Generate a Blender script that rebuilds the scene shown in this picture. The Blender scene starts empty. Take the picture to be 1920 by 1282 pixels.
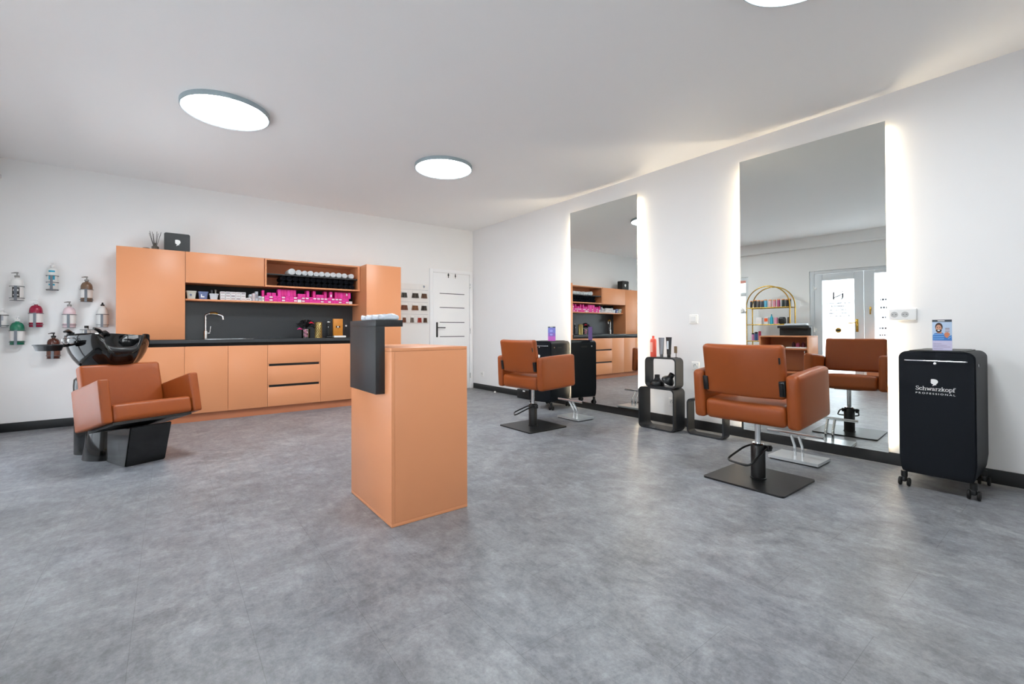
import bpy, bmesh, math, random
from mathutils import Vector, Matrix
random.seed(7)
PI = math.pi
SC = bpy.context.scene
COL = SC.collection

# ------------------------------------------------------------------ camera
F_PX, CY0, YAW, PITCH, ROLL = 835.694, 612.35, 0.654967, 0.009116, -0.003697
CAM = Vector((-4.2519, -6.6635, 1.0))
fw = Vector((math.sin(YAW)*math.cos(PITCH), math.cos(YAW)*math.cos(PITCH), math.sin(PITCH)))
r0 = Vector((math.cos(YAW), -math.sin(YAW), 0)); u0 = r0.cross(fw)
rt = math.cos(ROLL)*r0 + math.sin(ROLL)*u0
up = -math.sin(ROLL)*r0 + math.cos(ROLL)*u0
cd = bpy.data.cameras.new('camera'); cam = bpy.data.objects.new('camera', cd); COL.objects.link(cam)
cam.matrix_world = Matrix(((rt.x, up.x, -fw.x, CAM.x), (rt.y, up.y, -fw.y, CAM.y), (rt.z, up.z, -fw.z, CAM.z), (0, 0, 0, 1)))
cd.sensor_width = 36; cd.lens = 36*F_PX/1920; cd.shift_y = (CY0-641)/1920
cd.clip_start = 0.05; cd.clip_end = 100
SC.camera = cam

# ------------------------------------------------------------------ world, light, exposure
WORLD_L = 2.4
W = bpy.data.worlds.new('world'); SC.world = W; W.use_nodes = True
wn = W.node_tree; wn.nodes.clear()
wo = wn.nodes.new('ShaderNodeOutputWorld'); wb = wn.nodes.new('ShaderNodeBackground')
sky = wn.nodes.new('ShaderNodeTexSky'); sky.sky_type = 'HOSEK_WILKIE'; sky.turbidity = 8; sky.sun_direction = (-0.3, -0.5, 0.8)
wm = wn.nodes.new('ShaderNodeMix'); wm.data_type = 'RGBA'; wm.inputs[0].default_value = 0.75
wn.links.new(sky.outputs[0], wm.inputs[6]); wm.inputs[7].default_value = (0.93, 0.97, 1.0, 1)
wn.links.new(wm.outputs[2], wb.inputs[0]); wb.inputs[1].default_value = WORLD_L
wn.links.new(wb.outputs[0], wo.inputs[0])
LAMP_L, LED_L = 57.0, 66.0            # radiance of the ceiling panels and of the strips behind the mirrors
def daylight(name, loc, rot, sx, sy, power, color=(0.92, 0.96, 1.0)):
    l = bpy.data.lights.new(name, 'AREA'); l.shape = 'RECTANGLE'; l.size = sx; l.size_y = sy
    l.energy = power; l.color = color
    o = bpy.data.objects.new(name, l); COL.objects.link(o); o.location = loc; o.rotation_euler = rot
    return o
# overcast daylight through small window and entrance, plus fill at two added unseen windows
P_SHOP_FILL, P_ENT, P_SW, P_FRONT_FILL = 14, 245, 68, 46
daylight('shop_side_fill_light', (-5.86, -6.55, 1.45), (0, -PI/2, 0), 1.5, 1.9, P_SHOP_FILL)  # side fill standing outside the added shop window
daylight('entrance_daylight', (-5.86, -4.60, 1.10), (0, -PI/2, 0), 1.9, 1.5, P_ENT)
daylight('small_window_daylight', (-5.86, -1.765, 1.05), (0, -PI/2, 0), 1.9, 1.7, P_SW)
daylight('front_fill_light', (-4.45, -8.78, 1.45), (PI/2, 0, 0), 1.5, 1.5, P_FRONT_FILL)  # added fill from behind the camera, lifts desk front and back wall
SC.view_settings.view_transform = 'Standard'; SC.view_settings.look = 'None'
SC.view_settings.exposure = 0.0; SC.view_settings.gamma = 1.0; SC.view_settings.use_curve_mapping = False
SC.cycles.use_denoising = True
SC.cycles.max_bounces = 10; SC.cycles.diffuse_bounces = 6; SC.cycles.glossy_bounces = 6
SC.cycles.transparent_max_bounces = 12; SC.cycles.sample_clamp_indirect = 8

# ------------------------------------------------------------------ materials
def lin(c):
    return tuple(((v/255)/12.92 if v/255 <= 0.04045 else ((v/255+0.055)/1.055)**2.4) for v in c)
MATS = {}
def pm(name, rgb, rough=0.5, metal=0.0, var=0.05, scale=6.0, bump=0.0, bscale=250.0, spec=0.5, coat=0.0, trans=0.0, alpha=1.0, ior=1.45):
    """A procedural principled material: noise-varied base colour, optional fine bump."""
    if name in MATS: return MATS[name]
    m = bpy.data.materials.new(name); m.use_nodes = True; nt = m.node_tree; N = nt.nodes; L = nt.links
    b = N['Principled BSDF']
    c = lin(rgb)
    tc = N.new('ShaderNodeTexCoord'); nz = N.new('ShaderNodeTexNoise'); nz.inputs['Scale'].default_value = scale
    nz.inputs['Detail'].default_value = 4; L.new(tc.outputs['Object'], nz.inputs['Vector'])
    mx = N.new('ShaderNodeMix'); mx.data_type = 'RGBA'
    mx.inputs[6].default_value = tuple(v*(1-var) for v in c)+(1,); mx.inputs[7].default_value = tuple(min(1, v*(1+var)) for v in c)+(1,)
    L.new(nz.outputs['Fac'], mx.inputs[0]); L.new(mx.outputs[2], b.inputs['Base Color'])
    b.inputs['Roughness'].default_value = rough; b.inputs['Metallic'].default_value = metal
    b.inputs['Specular IOR Level'].default_value = spec; b.inputs['Coat Weight'].default_value = coat; b.inputs['Coat Roughness'].default_value = 0.08
    b.inputs['Transmission Weight'].default_value = trans; b.inputs['Alpha'].default_value = alpha; b.inputs['IOR'].default_value = ior
    if bump:
        n2 = N.new('ShaderNodeTexNoise'); n2.inputs['Scale'].default_value = bscale; n2.inputs['Detail'].default_value = 3
        L.new(tc.outputs['Object'], n2.inputs['Vector'])
        bp = N.new('ShaderNodeBump'); bp.inputs['Strength'].default_value = bump; bp.inputs['Distance'].default_value = 0.002
        L.new(n2.outputs['Fac'], bp.inputs['Height']); L.new(bp.outputs[0], b.inputs['Normal'])
    MATS[name] = m
    return m
def emit(name, rgb, strength):
    m = bpy.data.materials.new(name); m.use_nodes = True; nt = m.node_tree; nt.nodes.clear()
    o = nt.nodes.new('ShaderNodeOutputMaterial'); e = nt.nodes.new('ShaderNodeEmission')
    e.inputs[0].default_value = rgb+(1,); e.inputs[1].default_value = strength; nt.links.new(e.outputs[0], o.inputs[0])
    return m
def glassy(name, tint=(1, 1, 1), gloss=0.07, rough=0.0):
    m = bpy.data.materials.new(name); m.use_nodes = True; nt = m.node_tree; nt.nodes.clear(); N = nt.nodes
    o = N.new('ShaderNodeOutputMaterial'); t = N.new('ShaderNodeBsdfTransparent'); g = N.new('ShaderNodeBsdfGlossy'); x = N.new('ShaderNodeMixShader')
    fr = N.new('ShaderNodeFresnel'); fr.inputs[0].default_value = 1.45
    mt = N.new('ShaderNodeMath'); mt.operation = 'ADD'; mt.inputs[1].default_value = gloss
    nt.links.new(fr.outputs[0], mt.inputs[0])
    t.inputs[0].default_value = tint+(1,); g.inputs['Roughness'].default_value = rough
    nt.links.new(mt.outputs[0], x.inputs[0]); nt.links.new(t.outputs[0], x.inputs[1]); nt.links.new(g.outputs[0], x.inputs[2]); nt.links.new(x.outputs[0], o.inputs[0])
    return m
def film(name):
    m = bpy.data.materials.new(name); m.use_nodes = True; nt = m.node_tree; nt.nodes.clear(); N = nt.nodes
    o = N.new('ShaderNodeOutputMaterial'); t = N.new('ShaderNodeBsdfTranslucent'); d = N.new('ShaderNodeBsdfDiffuse'); x = N.new('ShaderNodeMixShader'); x.inputs[0].default_value = 0.3
    t.inputs[0].default_value = (0.93, 0.96, 0.98, 1); d.inputs[0].default_value = (0.85, 0.87, 0.9, 1)
    nt.links.new(t.outputs[0], x.inputs[1]); nt.links.new(d.outputs[0], x.inputs[2]); nt.links.new(x.outputs[0], o.inputs[0])
    return m

def floor_material():
    m = bpy.data.materials.new('grey_vinyl_floor'); m.use_nodes = True; nt = m.node_tree; N = nt.nodes; L = nt.links
    b = N['Principled BSDF']; tc = N.new('ShaderNodeTexCoord')
    def noise(scale, detail, rough, sx=1, sy=1, dist=0.0):
        mp = N.new('ShaderNodeMapping'); mp.inputs['Scale'].default_value = (sx, sy, 1); L.new(tc.outputs['Object'], mp.inputs[0])
        n = N.new('ShaderNodeTexNoise'); n.inputs['Scale'].default_value = scale; n.inputs['Detail'].default_value = detail
        n.inputs['Roughness'].default_value = rough; n.inputs['Distortion'].default_value = dist; L.new(mp.outputs[0], n.inputs[0]); return n
    def ramp(n, stops):
        r = N.new('ShaderNodeValToRGB'); L.new(n.outputs['Fac'], r.inputs[0])
        while len(r.color_ramp.elements) < len(stops): r.color_ramp.elements.new(0.5)
        for e, (p, c) in zip(r.color_ramp.elements, stops): e.position = p; e.color = lin(c)+(1,)
        return r
    def mix(a, bb, f, mode='MIX'):
        x = N.new('ShaderNodeMix'); x.data_type = 'RGBA'; x.blend_type = mode
        if isinstance(f, float): x.inputs[0].default_value = f
        else: L.new(f, x.inputs[0])
        L.new(a, x.inputs[6]); L.new(bb, x.inputs[7]); return x.outputs[2]
    big = ramp(noise(1.5, 7, 0.64, dist=0.6), [(0.30, (95, 97, 100)), (0.46, (131, 132, 135)), (0.58, (154, 156, 158)), (0.75, (168, 170, 172))])
    mid = ramp(noise(5.5, 10, 0.72, dist=0.4), [(0.36, (76, 77, 80)), (0.47, (122, 123, 126)), (0.56, (150, 153, 155)), (0.70, (179, 182, 185))])
    fine = ramp(noise(26, 8, 0.74, 1.0, 0.55), [(0.34, (82, 83, 89)), (0.5, (142, 144, 148)), (0.66, (181, 183, 186))])
    tint = ramp(noise(0.55, 3, 0.5), [(0.35, (139, 146, 164)), (0.65, (159, 155, 148))])
    c = mix(big.outputs[0], mid.outputs[0], 0.5); c = mix(c, fine.outputs[0], 0.34); c = mix(c, tint.outputs[0], 0.12)
    vein = ramp(noise(2.6, 12, 0.72, dist=0.9), [(0.40, (255, 255, 255)), (0.485, (196, 196, 200)), (0.515, (196, 197, 200)), (0.60, (255, 255, 255))])
    c = mix(c, vein.outputs[0], 0.42, 'MULTIPLY')
    speck = ramp(noise(75, 6, 0.8), [(0.40, (205, 205, 208)), (0.55, (255, 255, 255))])
    c = mix(c, speck.outputs[0], 0.45, 'MULTIPLY')
    # planks of 0.64 x 0.32 m with hairline joints
    mp = N.new('ShaderNodeMapping'); mp.inputs['Rotation'].default_value = (0, 0, PI/2); mp.inputs['Location'].default_value = (0.18, -0.13, 0); L.new(tc.outputs['Object'], mp.inputs[0])
    br = N.new('ShaderNodeTexBrick'); L.new(mp.outputs[0], br.inputs[0]); br.inputs['Scale'].default_value = 1.0
    br.inputs['Brick Width'].default_value = 0.64; br.inputs['Row Height'].default_value = 0.32; br.inputs['Mortar Size'].default_value = 0.0012; br.inputs['Mortar Smooth'].default_value = 0.2
    br.inputs['Color1'].default_value = (1, 1, 1, 1); br.inputs['Color2'].default_value = (0.93, 0.935, 0.95, 1); br.inputs['Mortar'].default_value = (0.72, 0.72, 0.72, 1)
    c = mix(c, br.outputs[0], 1.0, 'MULTIPLY')
    L.new(c, b.inputs['Base Color'])
    rr = N.new('ShaderNodeMapRange'); L.new(noise(9, 6, 0.7).outputs['Fac'], rr.inputs[0]); rr.inputs[3].default_value = 0.30; rr.inputs[4].default_value = 0.48
    L.new(rr.outputs[0], b.inputs['Roughness']); b.inputs['Specular IOR Level'].default_value = 0.42
    bn = noise(60, 5, 0.65, dist=0.4); bp = N.new('ShaderNodeBump'); bp.inputs['Strength'].default_value = 0.16; bp.inputs['Distance'].default_value = 0.004
    L.new(bn.outputs['Fac'], bp.inputs['Height']); L.new(bp.outputs[0], b.inputs['Normal'])
    return m

M_WALL = pm('white_wall_paint', (236, 236, 236), 0.85, var=0.015, scale=2, bump=0.08, bscale=120, spec=0.25)
M_CEIL = pm('white_ceiling_paint', (240, 240, 240), 0.9, var=0.01, scale=2, spec=0.2)
M_FLOOR = floor_material()
M_BASE = pm('black_skirting', (24, 26, 28), 0.5, var=0.1)
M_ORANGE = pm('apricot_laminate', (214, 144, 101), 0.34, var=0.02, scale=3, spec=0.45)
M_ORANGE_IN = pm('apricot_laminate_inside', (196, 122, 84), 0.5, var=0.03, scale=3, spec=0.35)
M_LEATHER = pm('terracotta_leather', (138, 66, 23), 0.40, var=0.05, scale=14, bump=0.12, bscale=420, spec=0.4)
M_BLACK = pm('black_laminate', (34, 36, 39), 0.45, var=0.06)
M_WORK = pm('anthracite_worktop', (46, 49, 52), 0.42, var=0.06, scale=40)
M_SPLASH = pm('anthracite_panel', (52, 55, 58), 0.32, var=0.05)
M_DARK = pm('deep_black', (10, 10, 11), 0.6, var=0.1)
M_BLKMET = pm('black_powder_coat', (20, 21, 22), 0.38, var=0.1, scale=60, bump=0.05)
M_GLOSSBLK = pm('gloss_black_ceramic', (11, 12, 13), 0.07, var=0.05, spec=0.6)
M_MATBLK = pm('satin_black_plastic', (20, 22, 24), 0.4, var=0.06, bump=0.05, bscale=300)
M_CHROME = pm('chrome', (222, 224, 226), 0.08, metal=1, var=0.02)
M_BRUSH = pm('brushed_steel', (196, 200, 203), 0.22, metal=1, var=0.05, scale=40)
M_GREYMET = pm('grey_metal_rim', (158, 172, 178), 0.4, metal=0.3, var=0.03)
M_GOLD = pm('brass', (196, 158, 74), 0.25, metal=1, var=0.05)
M_WHITE = pm('white_plastic', (236, 236, 234), 0.4, var=0.02)
M_PVC = pm('white_pvc_frame', (216, 220, 224), 0.38, var=0.02)
M_DOORW = pm('white_door_lacquer', (238, 239, 241), 0.45, var=0.01)
M_MIRROR = pm('mirror_silver', (228, 232, 229), 0.0, metal=1, var=0.0)
M_MIRBACK = pm('mirror_backing', (214, 200, 176), 0.6, var=0.04)
M_GLASSEDGE = pm('mirror_glass_edge', (150, 176, 150), 0.2, var=0.05)
M_DIFF = emit('led_panel_diffuser', (0.90, 0.965, 1.0), LAMP_L)
M_LED = emit('warm_led_strip', (1.0, 0.84, 0.60), LED_L)
M_GLASS = glassy('clear_glass', (0.97, 0.985, 0.98), 0.02)
M_FILM = film('frosted_white_film')
M_TOWEL = pm('white_terry', (226, 228, 230), 0.95, var=0.05, scale=60, bump=0.6, bscale=300, spec=0.1)
M_TOWELB = pm('black_terry', (22, 24, 30), 0.95, var=0.25, scale=40, bump=0.6, bscale=300, spec=0.1)
M_PINK = pm('magenta_carton', (226, 52, 158), 0.5, var=0.08, scale=30)
M_PINKD = pm('deep_magenta_carton', (206, 32, 128), 0.5, var=0.1, scale=30)
M_CARTW = pm('white_carton', (222, 220, 220), 0.55, var=0.05, scale=30)
M_INK = pm('grey_print', (78, 80, 86), 0.6, var=0.1)
M_PAPER = pm('white_paper', (240, 240, 240), 0.7, var=0.02)

# ------------------------------------------------------------------ mesh helpers
class MB:
    """Collects shapes in one bmesh; build() links them as one mesh object."""
    def __init__(s): s.bm = bmesh.new()
    def _x(s, vs, M):
        if M is not None: bmesh.ops.transform(s.bm, matrix=M, verts=vs)
    def box(s, x0, x1, y0, y1, z0, z1, bev=0.0, seg=2, M=None):
        r = bmesh.ops.create_cube(s.bm, size=1.0); vs = r['verts']
        for v in vs: v.co = Vector(((x0+x1)/2+v.co.x*(x1-x0), (y0+y1)/2+v.co.y*(y1-y0), (z0+z1)/2+v.co.z*(z1-z0)))
        if bev > 0:
            es = list({e for v in vs for e in v.link_edges})
            g = bmesh.ops.bevel(s.bm, geom=es, offset=bev, segments=seg, affect='EDGES', profile=0.5)
            vs = list({v for f in g['faces'] for v in f.verts} | {v for v in vs if v.is_valid})
        s._x(vs, M); return s
    def pad(s, c, h, r, bulge=(0, 0, 0), fn=None, M=None, n=6, k=4):
        """Rounded upholstered block: centre c, half sizes h, edge radius r, bulge per axis; fn deforms local points."""
        def axis(a):
            rr = min(r, a*0.98); out = [-a + rr*(1-math.cos(PI/2*i/k)) for i in range(k+1)]
            inner = [-(a-rr)+2*(a-rr)*i/n for i in range(1, n)]
            return out + inner + [-q for q in reversed(out)]
        ax = [axis(q) for q in h]; seen = {}; new = []
        def vert(p):
            key = tuple(round(q, 5) for q in p)
            if key in seen: return seen[key]
            inn = [max(-(h[i]-min(r, h[i]*0.98)), min(h[i]-min(r, h[i]*0.98), p[i])) for i in range(3)]
            d = Vector(p)-Vector(inn)
            q = Vector(inn) + (d.normalized()*min(r, *[a*0.98 for a in h]) if d.length > 1e-9 else d)
            t = [1-min(1, abs(p[i])/h[i])**2 for i in range(3)]
            for i in range(3):
                j, l = (i+1) % 3, (i+2) % 3
                if abs(p[i]) > h[i]*0.999: q[i] += math.copysign(bulge[i]*t[j]*t[l], p[i])
            if fn: q = fn(q)
            v = s.bm.verts.new(q+Vector(c)); seen[key] = v; new.append(v); return v
        for i in range(3):
            j, l = (i+1) % 3, (i+2) % 3
            for sgn in (-1, 1):
                for a in range(len(ax[j])-1):
                    for b in range(len(ax[l])-1):
                        q = []
                        for (da, db) in ((0, 0), (1, 0), (1, 1), (0, 1)):
                            p = [0, 0, 0]; p[i] = sgn*h[i]; p[j] = ax[j][a+da]; p[l] = ax[l][b+db]; q.append(vert(p))
                        if len(set(q)) == 4:
                            try: s.bm.faces.new(q if sgn > 0 else q[::-1])
                            except ValueError: pass
        s._x(new, M); return s
    def tube(s, pts, r, n=10, closed=False, fillet=0.0, fs=5, caps=True, M=None):
        P = [Vector(p) for p in pts]
        if fillet > 0:
            Q = []; m = len(P)
            for i in range(m):
                if not closed and i in (0, m-1): Q.append(P[i]); continue
                a, b, c = P[i-1], P[i], P[(i+1) % m]
                f = min(fillet, (a-b).length*0.45, (c-b).length*0.45)
                p0 = b+(a-b).normalized()*f; p1 = b+(c-b).normalized()*f
                for t in range(fs+1):
                    t /= fs; Q.append(p0*(1-t)**2+b*2*t*(1-t)+p1*t*t)
            P = Q
        m = len(P); rings = []; prev = None; new = []
        for i in range(m):
            if closed: t = (P[(i+1) % m]-P[i-1]).normalized()
            else: t = (P[min(i+1, m-1)]-P[max(i-1, 0)]).normalized()
            if prev is None:
                nrm = t.orthogonal().normalized()
            else:
                nrm = (prev-t*prev.dot(t)); nrm = nrm.normalized() if nrm.length > 1e-6 else t.orthogonal().normalized()
            prev = nrm; bn = t.cross(nrm); rad = r[i] if isinstance(r, (list, tuple)) else r
            ring = [s.bm.verts.new(P[i]+(nrm*math.cos(2*PI*k/n)+bn*math.sin(2*PI*k/n))*rad) for k in range(n)]
            rings.append(ring); new += ring
        for i in range(m if closed else m-1):
            A, B = rings[i], rings[(i+1) % m]
            for k in range(n): s.bm.faces.new((A[k], A[(k+1) % n], B[(k+1) % n], B[k]))
        if caps and not closed:
            s.bm.faces.new(rings[0][::-1]); s.bm.faces.new(rings[-1])
        s._x(new, M); return s
    def cyl(s, a, b, r, n=24, r2=None, M=None):
        return s.tube([a, b], [r, r if r2 is None else r2], n=n, M=M)
    def lathe(s, prof, c=(0, 0, 0), n=32, M=None, sx=1.0, sy=1.0):
        """Revolve (radius, height) pairs about z."""
        new = []; rings = []
        for (r, z) in prof:
            if r < 1e-5: v = s.bm.verts.new((c[0], c[1], c[2]+z)); rings.append([v]); new.append(v)
            else:
                ring = [s.bm.verts.new((c[0]+sx*r*math.cos(2*PI*k/n), c[1]+sy*r*math.sin(2*PI*k/n), c[2]+z)) for k in range(n)]
                rings.append(ring); new += ring
        for A, B in zip(rings, rings[1:]):
            for k in range(n):
                k2 = (k+1) % n
                if len(A) == 1 and len(B) == 1: continue
                if len(A) == 1: s.bm.faces.new((A[0], B[k2], B[k]))
                elif len(B) == 1: s.bm.faces.new((A[k], A[k2], B[0]))
                else: s.bm.faces.new((A[k], A[k2], B[k2], B[k]))
        s._x(new, M); return s
    def prism(s, poly, o, u, v, w, M=None):
        """Extrude a 2-D polygon lying in plane (u, v) at origin o along vector w."""
        o, u, v, w = Vector(o), Vector(u), Vector(v), Vector(w)
        A = [s.bm.verts.new(o+u*a+v*b) for a, b in poly]; B = [s.bm.verts.new(q.co+w) for q in A]
        n = len(A)
        try:
            s.bm.faces.new(A[::-1]); s.bm.faces.new(B)
            for i in range(n): s.bm.faces.new((A[i], A[(i+1) % n], B[(i+1) % n], B[i]))
        except ValueError: pass
        s._x(A+B, M); return s
    def ring_prism(s, outer, inner, o, u, v, w):
        """Hollow extrusion between two polygons with equal point counts."""
        o, u, v, w = Vector(o), Vector(u), Vector(v), Vector(w); n = len(outer)
        def row(poly, off): return [s.bm.verts.new(o+u*a+v*b+off) for a, b in poly]
        z = Vector((0, 0, 0)); A, B, C, D = row(outer, z), row(inner, z), row(outer, w), row(inner, w)
        for i in range(n):
            j = (i+1) % n
            s.bm.faces.new((A[i], A[j], B[j], B[i])); s.bm.faces.new((C[j], C[i], D[i], D[j]))
            s.bm.faces.new((A[j], A[i], C[i], C[j])); s.bm.faces.new((B[i], B[j], D[j], D[i]))
        return s
    def sph(s, c, r, n=16, M=None):
        r = (r, r, r) if not isinstance(r, tuple) else r
        g = bmesh.ops.create_uvsphere(s.bm, u_segments=n, v_segments=max(6, n//2), radius=1.0)
        for v in g['verts']: v.co = Vector((c[0]+v.co.x*r[0], c[1]+v.co.y*r[1], c[2]+v.co.z*r[2]))
        s._x(g['verts'], M); return s
    def text(s, body, size, o, u, v, depth=0.0006, align='CENTER', spacing=1.0):
        """Flat lettering of cap height ~0.7*size at origin o, reading along u with up v."""
        cu = bpy.data.curves.new('lettering', 'FONT'); cu.body = body; cu.size = size; cu.align_x = align; cu.space_character = spacing
        cu.resolution_u = 3; cu.extrude = depth/2
        ob = bpy.data.objects.new('lettering', cu); COL.objects.link(ob)
        dg = bpy.context.evaluated_depsgraph_get(); dg.update()
        me = bpy.data.meshes.new_from_object(ob.evaluated_get(dg)); w = Vector(u).normalized().cross(Vector(v).normalized())
        u, v, o = Vector(u).normalized(), Vector(v).normalized(), Vector(o)
        me.transform(Matrix(((u.x, v.x, w.x, o.x), (u.y, v.y, w.y, o.y), (u.z, v.z, w.z, o.z), (0, 0, 0, 1))))
        s.bm.from_mesh(me); bpy.data.objects.remove(ob); bpy.data.curves.remove(cu); bpy.data.meshes.remove(me); return s
    def build(s, name, mat, parent=None, world=False, loc=None, smooth=38, fix=True):
        """Link as one mesh object. world=True: points are in world space and are moved into the thing's own space."""
        if world and parent is not None:
            bmesh.ops.transform(s.bm, matrix=RM[rootname(parent)].inverted(), verts=s.bm.verts)
        if loc is not None:
            bmesh.ops.translate(s.bm, vec=-Vector(loc), verts=s.bm.verts)
        if fix: bmesh.ops.recalc_face_normals(s.bm, faces=s.bm.faces)
        me = bpy.data.meshes.new(name); s.bm.to_mesh(me); s.bm.free()
        me.materials.append(mat)
        if smooth:
            for p in me.polygons: p.use_smooth = True
            me.set_sharp_from_angle(angle=math.radians(smooth))
        o = bpy.data.objects.new(name, me); COL.objects.link(o)
        if parent is not None: o.parent = parent
        if loc is not None: o.location = loc
        return o
RM = {}
def rootname(o):
    while o.parent is not None: o = o.parent
    return o.name
def tag(o, label, cat, group=None):
    o['label'] = label; o['category'] = cat
    if group: o['group'] = group
    return o
def thing(name, label, cat, loc=(0, 0, 0), rz=0.0, group=None):
    o = bpy.data.objects.new(name, None); COL.objects.link(o); o.empty_display_size = 0.1
    o.location = loc; o.rotation_euler = (0, 0, rz); RM[o.name] = Matrix.Translation(loc) @ Matrix.Rotation(rz, 4, 'Z')
    return tag(o, label, cat, group)
def struct(o):
    o['kind'] = 'structure'; return o
def frame_root(name, loc=(0, 0, 0)):
    o = bpy.data.objects.new(name, None); COL.objects.link(o); o.location = loc; RM[o.name] = Matrix.Translation(loc); o['kind'] = 'structure'; return o
def dup(root, loc, rz=None, label=None, group=None):
    r = root.copy(); COL.objects.link(r); r.location = loc
    if rz is not None: r.rotation_euler = (0, 0, rz)
    if label: r['label'] = label
    if group: r['group'] = group
    for ch in list(root.children):
        c = ch.copy(); COL.objects.link(c); c.parent = r
        for g in list(ch.children):
            d = g.copy(); COL.objects.link(d); d.parent = c
    return r
def B(x0, x1, y0, y1, z0, z1, bev=0.0, seg=2): return MB().box(x0, x1, y0, y1, z0, z1, bev, seg)
def rrect(w, h, r, k=5):
    """Rounded rectangle outline, centre 0, full size w x h."""
    out = []
    for cx, cy, a0 in ((w/2-r, h/2-r, 0), (-w/2+r, h/2-r, PI/2), (-w/2+r, -h/2+r, PI), (w/2-r, -h/2+r, 1.5*PI)):
        for i in range(k+1): out.append((cx+r*math.cos(a0+PI/2*i/k), cy+r*math.sin(a0+PI/2*i/k)))
    return out
ORD = ['first', 'second', 'third', 'fourth', 'fifth', 'sixth', 'seventh', 'eighth', 'ninth', 'tenth', 'eleventh', 'twelfth', 'thirteenth', 'fourteenth', 'fifteenth',
       'sixteenth', 'seventeenth', 'eighteenth', 'nineteenth', 'twentieth', 'twenty-first', 'twenty-second', 'twenty-third', 'twenty-fourth']
# silhouette of a head in profile looking left, in a unit box (emblem on the packaging and the trolley)
HEAD = [(0.06, 0.95), (0.22, 0.99), (0.48, 1.0), (0.72, 0.95), (0.9, 0.83), (0.97, 0.66), (0.93, 0.48), (0.82, 0.36), (0.7, 0.28), (0.78, 0.16), (0.66, 0.14), (0.5, 0.1), (0.3, 0.0),
        (0.22, -0.02), (0.34, 0.12), (0.36, 0.22), (0.28, 0.28), (0.16, 0.3), (0.12, 0.38), (0.1, 0.44), (0.02, 0.5), (0.07, 0.58), (0.09, 0.66), (0.03, 0.76), (0.1, 0.84)]

# ------------------------------------------------------------------ the setting
H = 2.76; XW = -5.70; YF = -8.60
struct(B(XW-0.15, 0.15, YF-0.15, 0.15, -0.12, 0).build('floor', M_FLOOR))
struct(B(XW-0.15, 0.15, YF-0.15, 0.15, H, H+0.12).build('ceiling', M_CEIL))
struct(B(0, 0.15, YF-0.15, 0.15, 0, H).build('wall_right', M_WALL))
struct(B(XW, 0, 0, 0.15, 0, H).build('wall_back', M_WALL))
wf = MB()
for (x0, x1, z0, z1) in ((XW, -5.30, 0, H), (-3.60, 0, 0, H), (-5.30, -3.60, 0, 0.60), (-5.30, -3.60, 2.30, H)):
    wf.box(x0, x1, YF-0.15, YF, z0, z1)
struct(wf.build('wall_front', M_WALL))
w3 = frame_root('added_front_window', (-4.45, YF, 0.6)); f = MB()  # unseen front window, added to let the fill light in
for (a, b, c, d) in ((-5.30, -5.24, 0.6, 2.3), (-3.66, -3.60, 0.6, 2.3), (-5.24, -3.66, 0.6, 0.66), (-5.24, -3.66, 2.24, 2.3)): f.box(a, b, YF-0.09, YF-0.02, c, d, 0.005)
f.build('window_frame', M_PVC, w3, world=True); B(-5.24, -3.66, YF-0.06, YF-0.052, 0.66, 2.24).build('pane', M_GLASS, w3, world=True)
wl = MB()
for (y0, y1, z0, z1) in ((-0.85, 0.15, 0, H), (-2.68, -0.85, 0, 0.06), (-2.68, -0.85, 2.11, H), (-3.78, -2.68, 0, H), (-5.42, -3.78, 2.11, H),
                         (-5.60, -5.42, 0, H), (-7.50, -5.60, 0, 0.70), (-7.50, -5.60, 2.20, H), (YF-0.15, -7.50, 0, H)):
    wl.box(XW-0.15, XW, y0, y1, z0, z1)
struct(wl.build('wall_left', M_WALL))
struct(B(XW, XW+0.09, YF, 0, 2.55, H).build('trim_1', M_WALL))                       # shallow beam along the street wall
struct(B(XW+0.09, XW+0.105, YF, 0, 2.55, 2.585, 0.004).build('trim_2', M_WALL))
HB = 0.089
struct(B(-0.015, 0, -8.58, -0.025, 0, HB, 0.002).build('baseboard_right', M_BASE))
struct(MB().box(XW+0.001, -4.725, -0.015, 0, 0, HB, 0.002).box(-1.605, -0.856, -0.015, 0, 0, HB, 0.002).build('baseboard_back', M_BASE))
struct(MB().box(XW, XW+0.015, -3.70, -2.72, 0, HB, 0.002).box(XW, XW+0.015, -0.82, -0.02, 0, HB, 0.002).box(XW, XW+0.015, YF+0.02, -5.56, 0, HB, 0.002).build('baseboard_left', M_BASE))

# toilet door in the far corner
d1 = frame_root('door_1', (-0.436, 0, 0))
f = MB()
f.box(-0.852, -0.793, -0.022, 0, 0, 2.036, 0.003); f.box(-0.079, -0.020, -0.022, 0, 0, 2.036, 0.003); f.box(-0.793, -0.079, -0.022, 0, 1.98, 2.036, 0.003)
f.build('frame', M_DOORW, d1, world=True)
B(-0.788, -0.084, -0.012, 0, 0.008, 1.975, 0.003).build('leaf', M_DOORW, d1, world=True)
for z in (1.632, 1.396, 1.146, 0.906, 0.66, 0.41):
    B(-0.668, -0.186, -0.0135, -0.011, z-0.006, z+0.006).build('black_inlay', M_INK, d1, world=True)
hd = B(-0.737, -0.706, -0.024, -0.012, 0.898, 1.147, 0.004).build('handle_plate', M_MATBLK, d1, world=True)
MB().tube([(-0.721, -0.02, 1.058), (-0.721, -0.062, 1.058), (-0.588, -0.062, 1.056)], 0.0085, n=12, fillet=0.012).build('lever', M_MATBLK, hd, world=True)
for z in (1.782, 1.002, 0.224):
    MB().cyl((-0.078, -0.026, z-0.045), (-0.078, -0.026, z+0.045), 0.007, n=12).build('hinge', M_BRUSH, d1, world=True)
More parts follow.
